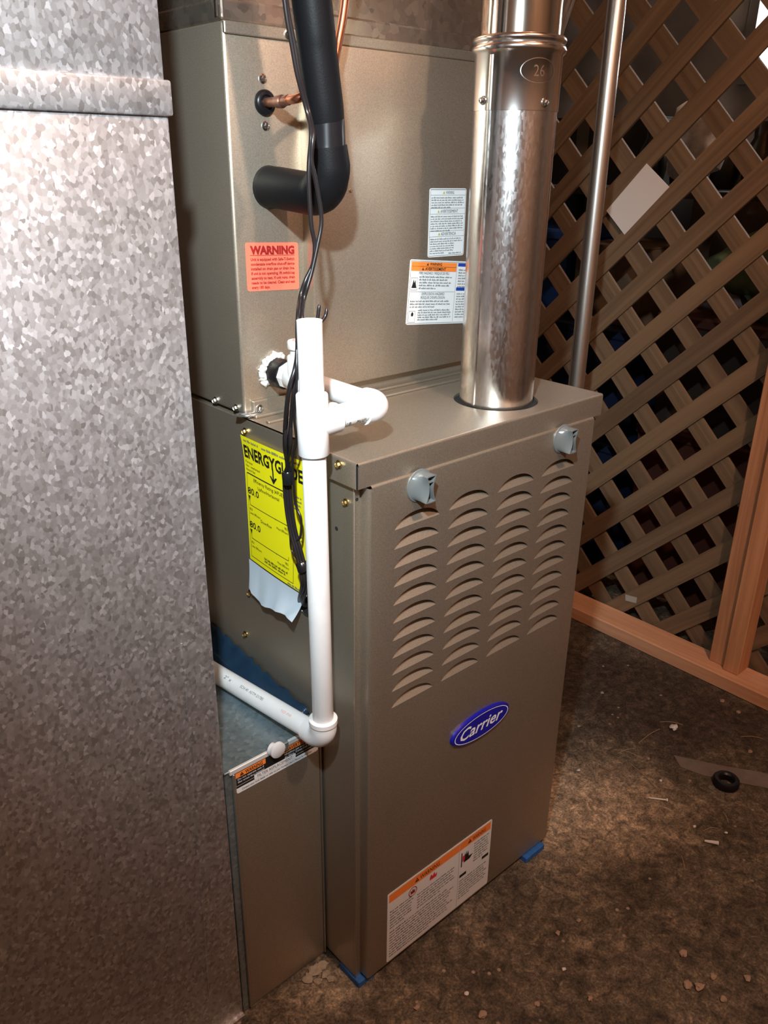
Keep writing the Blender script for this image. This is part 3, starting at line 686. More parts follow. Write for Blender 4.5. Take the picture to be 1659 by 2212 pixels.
# grommet with copper stub
CS = pl(571, 222, 1, YC)
bm = bmesh.new(); prof = [(.0140, 0), (.0140, .003), (.0120, .0055), (.0085, .0062), (.0070, .004)]
rings = [[bm.verts.new((CS.x + r * math.cos(k * math.pi / 14), YC - d, CS.z + r * math.sin(k * math.pi / 14))) for k in range(28)] for r, d in prof]
for a, c in zip(rings, rings[1:]):
    for k in range(28): bm.faces.new((a[k], a[(k + 1) % 28], c[(k + 1) % 28], c[k]))
bm.faces.new(rings[-1]); gm = obj('rubber_grommet', bm, RUBBER, co, smooth=50); gm['label'] = 'black rubber grommet round the copper stub'
BS = pl(583, 405, 1, YC)
bm = bmesh.new(); tube(bm, [(BS.x, YC, BS.z), (BS.x, YC - .005, BS.z)], [.0250, .0240], 28); gm = obj('rubber_grommet', bm, RUBBER, co, smooth=50)
# red-orange WARNING sticker
a, b, c = pl(529, 524, 1, YC), pl(643, 524, 1, YC), pl(533, 630, 1, YC)
pr = Print(); lw, lh = 0.079, 0.058
pr.text('WARNING', lw / 2, lh - .0135, .0092, REDI, w=.0665, align='c', bold=.055); pr.rect(.006, lh - .0155, .067, .0006, REDI, 2)
tx = ['Unit is equipped with Safe-T-Switch', 'condensate overflow shut-off device', 'installed on drain pan or drain line.', 'If unit is not operating, lift switch/cap', 'assembly to test. If unit runs, drain', 'needs to be cleared. Clean and test', 'every 180 days.']
for i, t in enumerate(tx): pr.text(t, .0065, lh - .0215 - i * .0056, .0034, REDI, w=.066 if i < 6 else .027, bold=.025)
label_plate('warning_label', co, (a.x, YC - .0001, c.z), (1, 0, -.045), (0.0, 0, 1), lw, lh, PINK, pr, 'salmon-pink sticker with dark red print')
# two stickers on the access panel, half behind the vent pipe
pr = Print(); lw, lh = 0.0745, 0.0925
pr.line_box(.0015, .0015, lw - .003, lh - .003, .0005, GREYI)
y = lh - .0085
for nm, wd_, n, top in (('WARNING', .017, 5, lh - .0075), ('AVERTISSEMENT', .036, 7, lh - .0325), ('ADVERTENCIA', .031, 7, lh - .063)):
    pr.text(nm, lw / 2 + .003, top, .0042, BLACKI, w=wd_, align='c'); pr.tri(lw / 2 - wd_ / 2 - .003, top, .0042, simple('sticker_yellow', (.62, .50, .08), .4), BLACKI)
    pr.rect(.0015, top - .0018, lw - .003, .0004, GREYI, 2); pr.rect(.0015, top + .0058, lw - .003, .0004, GREYI, 2)
    for i in range(n): pr.greek(.0035, top - .0058 - i * .0032, (lw - .007) * (0.74 if nm == 'ADVERTENCIA' and i > 1 else 1), .0019, GREYI, 2, .6 if i == n - 1 else .98)
pr.greek(.042, .0035, .026, .002, GREYI)
label_plate('instruction_label', ap, (0.3085, YP - .0001, 1.0275), (1, 0, -.012), (0, 0, 1), lw, lh, PAPERW, pr, 'white instruction sticker framed by a thin line')
pr = Print(); lw, lh = 0.150, 0.091
pr.line_box(.0015, .0015, lw - .003, lh - .003, .0006, GREYI)
pr.rect(.003, lh - .0155, .093, .0127, ORANGE, 1); pr.rect(.003, lh - .0092, .093, .0004, BLACKI, 2)
pr.text('WARNING', .052, lh - .0075, .0042, BLACKI, w=.025, align='c', bold=.02); pr.tri(.033, lh - .0075, .0042, BLACKI, ORANGE)
pr.text('AVERTISSEMENT', .052, lh - .0142, .0042, BLACKI, w=.043, align='c', bold=.02); pr.tri(.024, lh - .0142, .0042, BLACKI, ORANGE)
pr.text('FIRE HAZARD / RISQUE DE FEU', .050, lh - .0198, .0036, BLACKI, w=.062, align='c')
for i in range(5): pr.greek(.020, lh - .0245 - i * .0040, .070, .0024, GREYI, 2, (.97, .85, .97, .9, .5)[i])
pr.rect(.003, lh - .0445, .093, .0004, GREYI, 2)
pr.text('EXPLOSION HAZARD', .051, lh - .0490, .0038, BLACKI, w=.047, align='c'); pr.text("RISQUE D'EXPLOSION", .051, lh - .0543, .0038, BLACKI, w=.050, align='c')
for i in range(3): pr.greek(.005, lh - .0588 - i * .0040, .084, .0024, GREYI, 2, (1, 1, .6)[i])
for i in range(5): pr.greek(.022, lh - .0715 - i * .0034, .07, .0022, GREYI, 2, (.95, 1, .97, 1, .6)[i])
pr.line_box(.004, lh - .042, .013, .017, .0005, GREYI); pr.poly([(.0055, lh - .039), (.0155, lh - .039), (.0135, lh - .033), (.013, lh - .027), (.011, lh - .032), (.009, lh - .027), (.0075, lh - .033)], BLACKI, 3)
pr.line_box(.004, lh - .088, .013, .0165, .0005, GREYI); pr.poly([(.009, lh - .079), (.0125, lh - .079), (.0135, lh - .0755), (.011, lh - .0725), (.0085, lh - .0755)], BLACKI, 3)
pr.rect(.0965, .003, .0005, lh - .006, GREYI, 2); pr.rect(.099, lh - .0075, .046, .0048, BLUEI, 1); pr.rect(.099, lh - .0425, .046, .0048, BLUEI, 1)
for i in range(7): pr.greek(.101, lh - .0135 - i * .0040, .042, .0022, GREYI)
for i in range(10): pr.greek(.101, lh - .048 - i * .0038, .042, .0022, GREYI)
label_plate('instruction_label', ap, (0.268, YP - .0001, 0.9365), (1, 0, -.09), (.07, 0, 1), lw, lh, PAPERW, pr, 'white sticker with orange heading and blue boxes')

# ================================================================== supply plenum above the coil
sp = thing('supply_plenum', 'galvanized sheet metal plenum resting on the coil cabinet', 'duct', (W / 2, 0.5, ZT))
obj('plenum_body', bx(0.006, W - .006, YC + .012, 0.74, ZT, 2.1, bev=.002), PLEN, sp)
obj('bottom_flange', bx(0.002, W - .002, YC + .003, 0.743, ZT + .0002, ZT + .022, bev=.003, seg=2), PLEN, sp)
bm = bmesh.new(); tube(bm, [(0.006, YC + .012, ZT + .004), (0.006, YC + .012, 2.1)], .0055, 12); obj('corner_seam', bm, STEEL, sp, smooth=50)

# ================================================================== return air duct with drive cleat
rd = thing('return_air_duct', 'large spangled galvanized return air duct beside the filter cabinet', 'duct', (-0.5, 0.33, 0))
DXR, DYF = -0.1565, 0.078
obj('lower_section', bx(-0.85, DXR, DYF, 0.60, 0.004, 1.198, bev=.0025, seg=2), DUCT, rd, smooth=40)
obj('upper_section', bx(-0.85, DXR - .0005, DYF + .001, 0.60, 1.2, 2.12, bev=.0025, seg=2), DUCT, rd, smooth=40)
obj('drive_cleat', bx(-0.853, DXR + .0028, DYF - .0045, 0.603, 1.1885, 1.2172, bev=.0022, seg=2), DUCT, rd, smooth=40)
bm = bmesh.new(); p1, p2 = pl(392, 1390, 1, DYF), pl(450, 2140, 1, DYF); tube(bm, [(p1.x, DYF, p1.z), ((p1.x + p2.x) / 2 + .001, DYF, (p1.z + p2.z) / 2), (p2.x, DYF, p2.z)], .0010, 6); obj('seam_ridge', bm, DUCT, rd)
obj('base_flange', bx(-0.851, DXR + .0005, DYF - .0035, DYF + .002, 0.0, 0.0055), DUCT, rd)

# ================================================================== filter cabinet
FX0, FY = -0.1425, 0.0815; FT = 0.444
fc = thing('filter_cabinet', 'narrow galvanized filter cabinet with taupe door between return duct and furnace', 'filter cabinet', (-0.075, 0.32, 0))
bm = bmesh.new(); box(bm, FX0 - .0105, -.0015, FY + .0015, 0.60, 0.0, FT - .003, bev=.001); obj('cabinet_body', bm, FILT, fc)
tp = bmesh.new(); box(tp, FX0 - .012, -.0005, FY - .001, 0.60, FT - .003, FT, bev=.0008); top = obj('top_plate', tp, FILT, fc)
lipm = simple('bright_folded_edge', (0.85, 0.87, 0.88), 0.45, 0.5)
xa, xb = pl(586, 1617, 2, FT).x, pl(611, 1606, 2, FT).x
obj('front_lip', bx(FX0 - .005, -0.084, FY - .0032, FY + .001, FT - .006, FT + .0012, bev=.0006), lipm, fc)
obj('front_lip', bx(-0.0565, -0.002, FY - .0032, FY + .001, FT - .006, FT + .0012, bev=.0006), lipm, fc)
obj('strap_clip', bx(-0.083, -0.0575, FY - .0038, FY + .012, FT - .012, FT + .0016, bev=.0008), FILT, fc)
dr = bmesh.new(); box(dr, FX0 + .0025, -.0055, FY - .0012, FY + .0012, 0.006, FT - .0065, bev=.0008)
fd = obj('door', dr, TAUPE, fc)
obj('side_rail', bx(FX0 - .0010, FX0 + .0022, FY - .003, FY + .0012, 0.004, FT - .007, bev=.0008), TAUPE, fc)
obj('side_rail', bx(-.0050, -.0022, FY - .003, FY + .0012, 0.004, FT - .007, bev=.0008), TAUPE, fc)
q = pl(602, 1622, 1, FY - .012)
bm = bmesh.new(); tube(bm, [(q.x - .0045, FY - .0008, q.z - .001), (q.x - .002, FY - .008, q.z - .001)], .0085, 20); tube(bm, [(q.x, FY - .0075, q.z), (q.x, FY - .0115, q.z), (q.x, FY - .0125, q.z)], [.0112, .0112, .0098], 28)
kn = obj('thumb_knob', bm, simple('knob_white', (.62, .62, .64), .4), fc, smooth=40); kn['label'] = 'round white plastic thumb knob'
pr = Print(); lw, lh = 0.131, 0.0335
BT = BLACKI
pr.rect(0, .0085, lw, lh - .0085, BT, 1); pr.rect(.0, lh - .0085, .0455, .008, ORANGE, 2); pr.rect(.073, lh - .0085, .055, .008, ORANGE, 2)
pr.text('WARNING', .0275, lh - .0073, .0055, BLACKI, w=.0265, align='c', lift=4, bold=.015); pr.tri(.0060, lh - .0073, .0055, BLACKI, ORANGE)
pr.text('AVERTISSEMENT', .1045, lh - .0073, .0055, BLACKI, w=.045, align='c', lift=4, bold=.015); pr.tri(.0755, lh - .0073, .0055, BLACKI, ORANGE)
pr.text('Do not operate unit if', .0025, lh - .0128, .0030, WHITEI, w=.040, lift=3); pr.text('filter access door removed', .0025, lh - .0172, .0030, WHITEI, w=.040, lift=3)
pr.text("N'utilisez pas sans la porte", .0755, lh - .0128, .0030, WHITEI, w=.048, lift=3); pr.text('du filtre. Consultez le', .0755, lh - .0172, .0030, WHITEI, w=.042, lift=3)
pr.rect(.0, .0118, lw, .0006, PAPERG, 2); pr.rect(.027, .0075, .066, .0085, PAPERW, 3); pr.text('FILTER REPLACEMENT', .060, .0095, .0046, BLACKI, w=.056, align='c', lift=4)
pr.text("Contact your local dealer or refer to your Furnace User's Manual for filter size", .008, .0030, .0032, BLACKI, w=.112, lift=3)
label_plate('filter_label', fc, (FX0 + .0035, FY - .0013, FT - .0405), (1, 0, 0), (0, 0, 1), lw, lh, PAPERW, pr, 'white and black filter label with orange strips')
# crumpled blue film lying in the seam between furnace side and filter cabinet top
bm = bmesh.new(); rg = random.Random(4); g = []
for i in range(30):
    y = 0.105 + (0.40 - 0.105) * i / 29; hgt = .008 + .026 * (i / 29) + rg.uniform(-.004, .004)
    g.append([bm.verts.new((-.0028 - .028 * (1 - t) ** 1.5 + rg.uniform(-.0012, .0012), y + rg.uniform(-.002, .002), FT + .0006 + hgt * t + (rg.uniform(0, .003) if t else 0))) for t in (0, .2, .45, .7, 1)])
for a, c in zip(g, g[1:]):
    for j in range(4): bm.faces.new((a[j], c[j], c[j + 1], a[j + 1]))
fm = obj('plastic_film', bm, BLUEFILM, smooth=80); fm.modifiers.new('thick', 'SOLIDIFY').thickness = 0.0006
tag(fm, 'wrinkled dark blue plastic film in the seam beside the furnace', 'film')

# ================================================================== vent pipe
vp = thing('vent_pipe', 'shiny galvanized round vent pipe rising from the furnace top', 'pipe', (VX, VY, H))
bm = bmesh.new(); lathe(bm, [(VR, H - .003), (VR, 1.225), (VR - .001, 1.235)], 64, (VX, VY)); lower = obj('lower_pipe', bm, VENT, vp, smooth=60)
sa = math.radians(222)      # lock seam on the side facing the coil and camera
def seam(rad, z0, z1, ang, parent, mat):
    bm = bmesh.new(); pts = []
    for k in range(5):
        a = ang + math.radians(-3.2 + 1.6 * k); pts.append((VX + (rad + (.0012 if 0 < k < 4 else 0)) * math.cos(a), VY + (rad + (.0012 if 0 < k < 4 else 0)) * math.sin(a)))
    ra = [bm.verts.new((x, y, z0)) for x, y in pts]; rb = [bm.verts.new((x, y, z1)) for x, y in pts]
    for i in range(4): bm.faces.new((ra[i], ra[i + 1], rb[i + 1], rb[i]))
    return obj('lock_seam', bm, mat, parent)
seam(VR, H, 1.212, math.radians(184), lower, VENT)
bm = bmesh.new(); R2 = VR + .0012
lathe(bm, [(R2 - .001, 1.2115), (R2, 1.2115), (R2 + .0002, 1.272), (R2 + .003, 1.2745), (R2 + .0042, 1.278), (R2 + .003, 1.2815), (R2 + .0005, 1.283), (R2 + .003, 1.286), (R2 + .0036, 1.2885), (R2 + .002, 1.291), (VR - .002, 1.292)], 64, (VX, VY))
colr = obj('beaded_collar', bm, VENTC, vp, smooth=60)
seam(R2, 1.2115, 1.27, math.radians(184), colr, VENTC); seam(R2, 1.2115, 1.27, math.radians(-20), colr, VENTC)
# gauge mark embossed in an oval on the collar
pr = Print(); am = math.atan2(CAM.y - VY, CAM.x - VX) + math.radians(28)
pr.text('26', 0, -.006, .012, VENTC, w=.014, align='c'); ov = [(.022 * math.cos(k * math.pi / 18), .0125 * math.sin(k * math.pi / 18)) for k in range(36)]
for k in range(36):
    a, b = ov[k], ov[(k + 1) % 36]; pr.poly([a, (a[0] * 1.05, a[1] * 1.06), (b[0] * 1.05, b[1] * 1.06), b], VENTC, 3)
def cplace(x, y, l):
    a = am + x / R2; r = R2 + .0002 + .00018 * l; return V((VX + r * math.cos(a), VY + r * math.sin(a), 1.253 + y))
pr.emit(colr, cplace, 'embossed_mark')
bm = bmesh.new(); path = [V((VX, VY, 1.288)), V((VX, VY, 1.335)), V((VX + .004, VY + .002, 1.37)), V((VX + .03, VY + .012, 1.42)), V((VX + .09, VY + .03, 1.48)), V((VX + .22, VY + .07, 1.56)), V((VX + .6, VY + .18, 1.75))]
tube(bm, path, VR - .0035, 48); obj('upper_elbow', bm, simple('brass_toned_metal', (0.66, 0.60, 0.52), 0.14, 1.0), vp, smooth=50)
for px, py in ((1043, 217), (1177, 222)):
    d = ray(px, py); A = d.x ** 2 + d.y ** 2; ox, oy = CAM.x - VX, CAM.y - VY; B = 2 * (ox * d.x + oy * d.y); Cc = ox * ox + oy * oy - R2 * R2
    dis = max(0, B * B - 4 * A * Cc); t = (-B - math.sqrt(dis)) / (2 * A); q = CAM + d * t; n = V((q.x - VX, q.y - VY, 0))
    screw(vp, q, n, .0042, STEEL)
# perforated hanger strap bent behind the collar
st = thing('hanger_strap', 'crumpled perforated metal hanger strap beside the vent collar', 'strap', (VX + .07, VY + .02, 1.28))
STR = simple('strap_metal', (0.30, 0.28, 0.26), 0.35, 0.9)
for i, (dx, dz, w_) in enumerate(((.0, .06, .004), (.012, .07, .003), (.025, .075, .0035), (.040, .07, .003))):
    bm = bmesh.new(); B0 = V((VX + .062, VY - .012, 1.268)); tube(bm, spline([B0, B0 + V((.004 + dx * .1, .004, .03)), B0 + V((.010 + dx * .45, .010, .06)), B0 + V((.012 + dx * 1.3, .012, .06 + dz))], 5), [w_ * .6] * 15 + [w_ * .5], 5); obj('strap_strand', bm, STR, st)

# ================================================================== steel conduit pole behind the furnace
PXY = (0.931, 0.369)
ps = thing('conduit_pole', 'slim galvanized pole standing behind the furnace by the lattice', 'pole', (*PXY, 0))
bm = bmesh.new(); tube(bm, [(*PXY, .004), (*PXY, 2.12)], .0172, 24); obj('pole_tube', bm, POLEM, ps, smooth=50)
bm = bmesh.new(); tube(bm, [(*PXY, 0), (*PXY, .008)], .045, 24); obj('base_plate', bm, POLEM, ps, smooth=40)

# ================================================================== insulated suction line
sl = thing('suction_line', 'thick black foam insulated refrigerant line elbowing up from the coil cabinet', 'pipe', (BS.x, YC, BS.z))
yv = 0.118; EB = V((BS.x + .001, yv, BS.z - .007))
UP1 = pl(707, 290, 1, yv); UP2 = pl(687, 120, 1, yv); UP3 = pl(672, -10, 1, yv)
c1 = [V((BS.x, YC - .004, BS.z)), V((BS.x, YC - .02, BS.z))]
cc = arc_corner((BS.x, YC - .02, BS.z), EB, EB + V((0, 0, 1)), .030, 12)
bm = bmesh.new(); pts = c1 + cc + [V((UP1.x, yv, UP1.z - .012))]; tube(bm, pts, [.0240, .0236, ] + [.0232] * 4 + [.0238] * 5 + [.0230] * 4 + [.0215], 28); obj('elbow_insulation', bm, FOAM, sl, smooth=60)
bm = bmesh.new(); tube(bm, [(UP1.x, yv, UP1.z - .020), (UP1.x, yv, UP1.z - .010), (UP1.x - .0005, yv, UP1.z + .012), (UP1.x - .001, yv, UP1.z + .018)], [.0210, .0200, .0196, .0190], 28); obj('tape_wrap', bm, TAPE, sl, smooth=60)['label'] = 'glossy black tape wrap'
bm = bmesh.new(); tube(bm, spline([(UP1.x - .001, yv, UP1.z + .012), (UP2.x, yv, UP2.z), (UP3.x, yv, UP3.z), (UP3.x - .03, yv + .01, 1.55), (UP3.x - .05, yv + .05, 2.05)], 8), [.0196, .0202] + [.0205] * 31, 28); obj('riser_insulation', bm, FOAM, sl, smooth=60)
# ================================================================== copper liquid line
ll = thing('liquid_line', 'bare copper refrigerant tube bending up behind the black line', 'pipe', (CS.x, YC, CS.z))
q1 = V((CS.x, 0.186, CS.z + .001)); e1 = pl(728, 105, 1, 0.172); e2 = pl(746, -5, 1, 0.172)
bm = bmesh.new(); tube(bm, [(CS.x, YC - .003, CS.z), (CS.x, YC - .026, CS.z), (CS.x, YC - .027, CS.z), (CS.x, YC - .036, CS.z), (CS.x, YC - .037, CS.z), (CS.x, YC - .048, CS.z + .001)], [.0052, .0052, .0068, .0072, .0056, .0056], 16); obj('brazed_stub', bm, COPPERD, ll, smooth=50)['label'] = 'tarnished brown brazed joint'
bm = bmesh.new(); tube(bm, spline([(CS.x, YC - .047, CS.z + .001), (CS.x + .003, YC - .066, CS.z + .003), (CS.x + .02, .168, CS.z + .014), (e1.x - .010, .170, e1.z - .024), e1, e2, (e2.x + .012, .174, 1.42), (e2.x + .02, .19, 2.05)], 8), .0049, 16); obj('copper_tube', bm, COPPER, ll, smooth=50)

# ================================================================== PVC condensate drain
PR = 0.01335; FR = 0.0172
dp = thing('drain_pipe', 'white plastic condensate drain piping from coil cabinet down past the furnace side', 'pipe', (-0.04, 0.025, 0.47))
VT = V((-.0465, .024, 1.004)); VB = V((-.0375, .027, .472)); ZL = 0.897; DXS = 0.052; YL = 0.0245
TEE = V((-.0448, .0245, ZL - .004))
def cyl(name, a, b, r, mat, n=28, parent=dp, r2=None):
    bm = bmesh.new(); a, b = V(a), V(b); t = (b - a).normalized(); e = min(.0015, (b - a).length * .2)
    tube(bm, [a, a + t * e, b - t * e, b], [r - .0008, r, r2 or r, (r2 or r) - .0008], n); return obj(name, bm, mat, parent, smooth=40)
up = (VT - VB).normalized()
# open-topped riser (hollow)
bm = bmesh.new(); A_ = TEE + up * .015
n = 32; u, w = frame_at(up); rings = []
for p, r in ((A_, PR), (VT, PR), (VT, PR - .0026), (VT - up * .03, PR - .0026)):
    rings.append([bm.verts.new(p + (u * math.cos(2 * math.pi * k / n) + w * math.sin(2 * math.pi * k / n)) * r) for k in range(n)])
for a, c in zip(rings, rings[1:]):
    for k in range(n): bm.faces.new((a[k], a[(k + 1) % n], c[(k + 1) % n], c[k]))
bm.faces.new(rings[-1]); obj('vent_riser', bm, PVC, dp, smooth=40)
# tee on the vertical run
bm = bmesh.new(); tube(bm, [TEE + up * .034, TEE + up * .033, TEE - up * .033, TEE - up * .034], [FR - .0008, FR, FR, FR - .0008], 32)
tube(bm, [TEE, TEE + V((.031, 0, .002)), TEE + V((.032, 0, .002))], [FR, FR, FR - .0008], 32); obj('tee_fitting', bm, PVCF, dp, smooth=40)
cyl('vertical_pipe', TEE - up * .03, VB + up * .012, PR, PVC)
# horizontal leg along the furnace front edge, corner elbow, leg back to the coil
CO = V((DXS, YL, ZL - .0015))
hp = cyl('cross_pipe', TEE + V((.026, 0, .002)), CO - V((.016, 0, 0)), PR, PVC)
bm = bmesh.new(); el_ = [CO - V((.027, 0, 0))] + arc_corner(CO - V((.1, 0, 0)), CO, CO + V((0, .1, 0)), .0185, 12) + [CO + V((0, .027, 0))]
tube(bm, el_, [FR - .0006] + [FR] * (len(el_) - 2) + [FR - .0006], 32); obj('corner_elbow', bm, PVCF, dp, smooth=50)
cyl('coil_leg', CO + V((0, .022, 0)), (DXS, .160, ZL), PR, PVC)
bm = bmesh.new(); tb = V((DXS, .176, ZL)); tube(bm, [tb - V((0, .023, 0)), tb - V((0, .022, 0)), tb + V((0, .019, 0)), tb + V((0, .020, 0))], [FR - .0008, FR, FR, FR - .0008], 32)
tube(bm, [tb, tb + V((0, 0, .030)), tb + V((0, 0, .031))], [FR, FR, FR - .0008], 32); obj('cleanout_tee', bm, PVCF, dp, smooth=40)
cyl('cleanout_stub', tb + V((0, 0, .026)), tb + V((0, 0, .044)), PR, PVC)
cp = cyl('cleanout_cap', tb + V((0, 0, .040)), tb + V((0, 0, .050)), .0165, PVCF)
bm = bmesh.new(); tube(bm, [tb + V((.009 * math.cos(a * math.pi / 10), .009 * math.sin(a * math.pi / 10), .0502)) for a in range(21)], .0012, 6, cap=False); obj('cap_ring', bm, PINKI, cp)['label'] = 'pale red ring on the cap'
bm = bmesh.new(); tube(bm, [(DXS, .186, ZL), (DXS, .194, ZL), (DXS, .210, ZL)], [.0150, .0172, .0172], 8); obj('male_adapter', bm, PVCF, dp, smooth=30)
bm = bmesh.new(); tube(bm, [(DXS, .207, ZL), (DXS, .209, ZL), (DXS, .226, ZL), (DXS, .233, ZL)], [.0180, .0192, .0192, .0200], 28); obj('black_coupling', bm, RUBBER, dp, smooth=40)['label'] = 'black plastic coupling at the coil cabinet'
bm = bmesh.new(); rg = random.Random(2)
for k in range(13):
    a = math.radians(62 + k * 12.5 + rg.uniform(-5, 5)); z_ = rg.uniform(.0038, .0066); r_ = .0205 + rg.uniform(-.001, .002); lump(bm, (DXS + r_ * math.cos(a), YC - .003, ZL + r_ * math.sin(a)), (z_, .0045, z_ * rg.uniform(.7, 1.2)), k, amp=.4, sub=2)
obj('sealant_ring', bm, PUTTY, dp, smooth=60)['label'] = 'lumpy white sealant around the coupling'
# lower elbow and pipe running back over the filter cabinet
bm = bmesh.new(); BK = V((-.062, .30, .4585)); 
dirb = (BK - VB).normalized(); el_ = [VB + up * .030] + arc_corner(VB + up * .1, VB, VB + dirb * .1, .0185, 12) + [VB + dirb * .030]
tube(bm, el_, [FR - .0006] + [FR] * (len(el_) - 2) + [FR - .0006], 32); tube(bm, [VB + up * .024, VB + up * .025, VB + up * .031, VB + up * .032], [FR, FR + .0012, FR + .0012, FR], 32); obj('lower_elbow', bm, PVCF, dp, smooth=50)
lpipe = cyl('lower_pipe', VB + dirb * .022, BK, PR, PVC); cyl('lower_pipe', BK - dirb * .002, BK + V((-.01, .22, 0)), PR, PVC)
# stamped print along the pipes
def pipe_print(parent, a, b, segs, ref):
    a, b = V(a), V(b); t = (b - a).normalized(); ref = (V(ref) - t * V(ref).dot(t)).normalized(); s = ref.cross(t)
    pr = Print()
    for body, x, h, wid, mat in segs: pr.text(body, x, -h / 2, h, mat, w=wid)
    pr.emit(parent, lambda x, y, l: a + t * x + (ref * math.cos(y / PR) + s * math.sin(y / PR)) * (PR + .00025), 'stamped_print')
toc = (CAM - V((0, .02, .9))).normalized()
pipe_print(hp, TEE + V((.030, 0, .002)), CO, [('1B', .008, .0055, .006, GREYI), ('PVC-1', .022, .0055, .018, GREYI)], toc + V((0, 0, -.75)))
pipe_print(lpipe, BK, VB, [('2" x', .075, .005, .016, GREYI), ('SCH 40  ASTM D1785', .112, .004, .05, GREYI), ('NSF-PW', .20, .004, .02, PINKI)], V((-.55, 0, .85)))

# ================================================================== control cables
def path(px, ax, v): return [pl(a, b, ax, v) for a, b in px]
def cable(label, pts, r, wraps=()):
    t = thing('control_cable', label, 'cable', pts[len(pts) // 2]); s = spline(pts, 8)
    bm = bmesh.new(); tube(bm, s, r, 10); obj('cable_jacket', bm, CABLE, t, smooth=60); return t
topA = path([(612, -20), (620, 40), (630, 95), (643, 165), (664, 244)], 1, 0.098) + path([(672, 290), (668, 345), (667, 385), (670, 447), (673, 490), (680, 530), (676, 570), (660, 606), (648, 645)], 1, 0.082)
topA += [pl(643, 690, 1, 0.058), pl(642, 760, 1, 0.056), pl(636, 800, 1, 0.046), pl(624, 842, 0, -.058), pl(617, 902, 0, -.052), pl(615, 962, 0, -.040), pl(620, 1000, 0, -.030)]
topB = path([(616, -20), (625, 40), (636, 95), (648, 165), (668, 244)], 1, 0.104) + path([(676, 290), (673, 345), (681, 385), (692, 447), (694, 485), (686, 530), (674, 585), (664, 620), (656, 650)], 1, 0.080)
topB += [pl(652, 690, 1, 0.060), pl(648, 760, 1, 0.060), pl(644, 800, 1, 0.052), pl(634, 850, 1, 0.052), pl(630, 890, 0, -.046), pl(624, 962, 0, -.038), pl(624, 1000, 0, -.028)]
dn = [(622, 1034), (626, 1097), (634, 1145), (646, 1189), (654, 1222), (660, 1262), (664, 1300)]
dA = [pl(a - 2, b, 0, -.024 + .001 * i) for i, (a, b) in enumerate(dn[:-1])] + [V((-.010, WH.y - .002, WH.z + .012)), V((.004, WH.y, WH.z))]
dB = [pl(a + 4, b, 0, -.022 + .001 * i) for i, (a, b) in enumerate(dn[:-1])] + [V((-.008, WH.y - .006, WH.z + .008)), V((.004, WH.y - .004, WH.z - .003))]
cA = cable('black control cable looping in front of the black elbow, outer of the pair', topA + dA, .0024)
cB = cable('black control cable hugging the black riser, inner of the pair', topB + dB, .0023)
for k_, (dx, dy) in enumerate(((-.004, .004), (.003, .005))):
    q_ = [pl(643 + 3 * k_, 770, 1, .052), pl(639 + 3 * k_, 805, 1, .048)] + [pl(a + (6 if k_ else -4), b, 0, -.046 + .004 * k_) for a, b in ((628, 850), (623, 905), (621, 962))] + [pl(622, 1000, 0, -.029)] + [v + V((dx * .6, dy * .6, 0)) for v in dA[:-2]] + [V((-.008, WH.y + .004 * (1 - 2 * k_), WH.z + .006)), V((.004, WH.y + .006 * (1 - 2 * k_), WH.z - .002))]
    cable(('black control cable tucked behind the white riser, lying against the furnace', 'black control cable emerging behind the white riser, on the outside of the bundle')[k_], q_, .0022)
cC = cable('thin black wire looping out beside the pipe over the yellow sheet', [pl(641, 756, 1, .050), pl(641, 800, 0, -.050), pl(640, 850, 0, -.050), pl(636, 905, 0, -.044), pl(640, 950, 0, -.036), pl(632, 995, 0, -.032), pl(638, 1085, 0, -.022), pl(650, 1120, 0, -.020), pl(649, 1158, 0, -.020), pl(640, 1168, 0, -.021)], .0016)
cD = cable('thin black wire bowed away from the bundle low on the yellow sheet', [pl(628, 1120, 0, -.021), pl(627, 1150, 0, -.020), pl(629, 1185, 0, -.018), pl(640, 1205, 0, -.019), pl(652, 1216, 0, -.020)], .0013)
for (a, b), (c_, d_), xx, lab in (((621, 1018), (624, 1046), -.026, 'upper'), ((650, 1214), (657, 1236), -.020, 'lower')):
    p1, p2 = pl(a, b, 0, xx), pl(c_, d_, 0, xx); bm = bmesh.new(); tube(bm, [p1, p1.lerp(p2, .1), p1.lerp(p2, .9), p2], [.0066, .0074, .0074, .0064], 16)
    obj('tape_wrap', bm, TAPE, cA, smooth=50)
for a, b, c_ in (((686, 690), (688, 672), (690, 658)), ((694, 695), (703, 682), (706, 666))):
    bm = bmesh.new(); tube(bm, spline([pl(*a, 1, .044), pl(*b, 1, .044), pl(*c_, 1, .044)], 5), [.0020] * 8 + [.0018, .0016, .0010], 8); obj('cut_wire_end', bm, CABLE, cB, smooth=50)

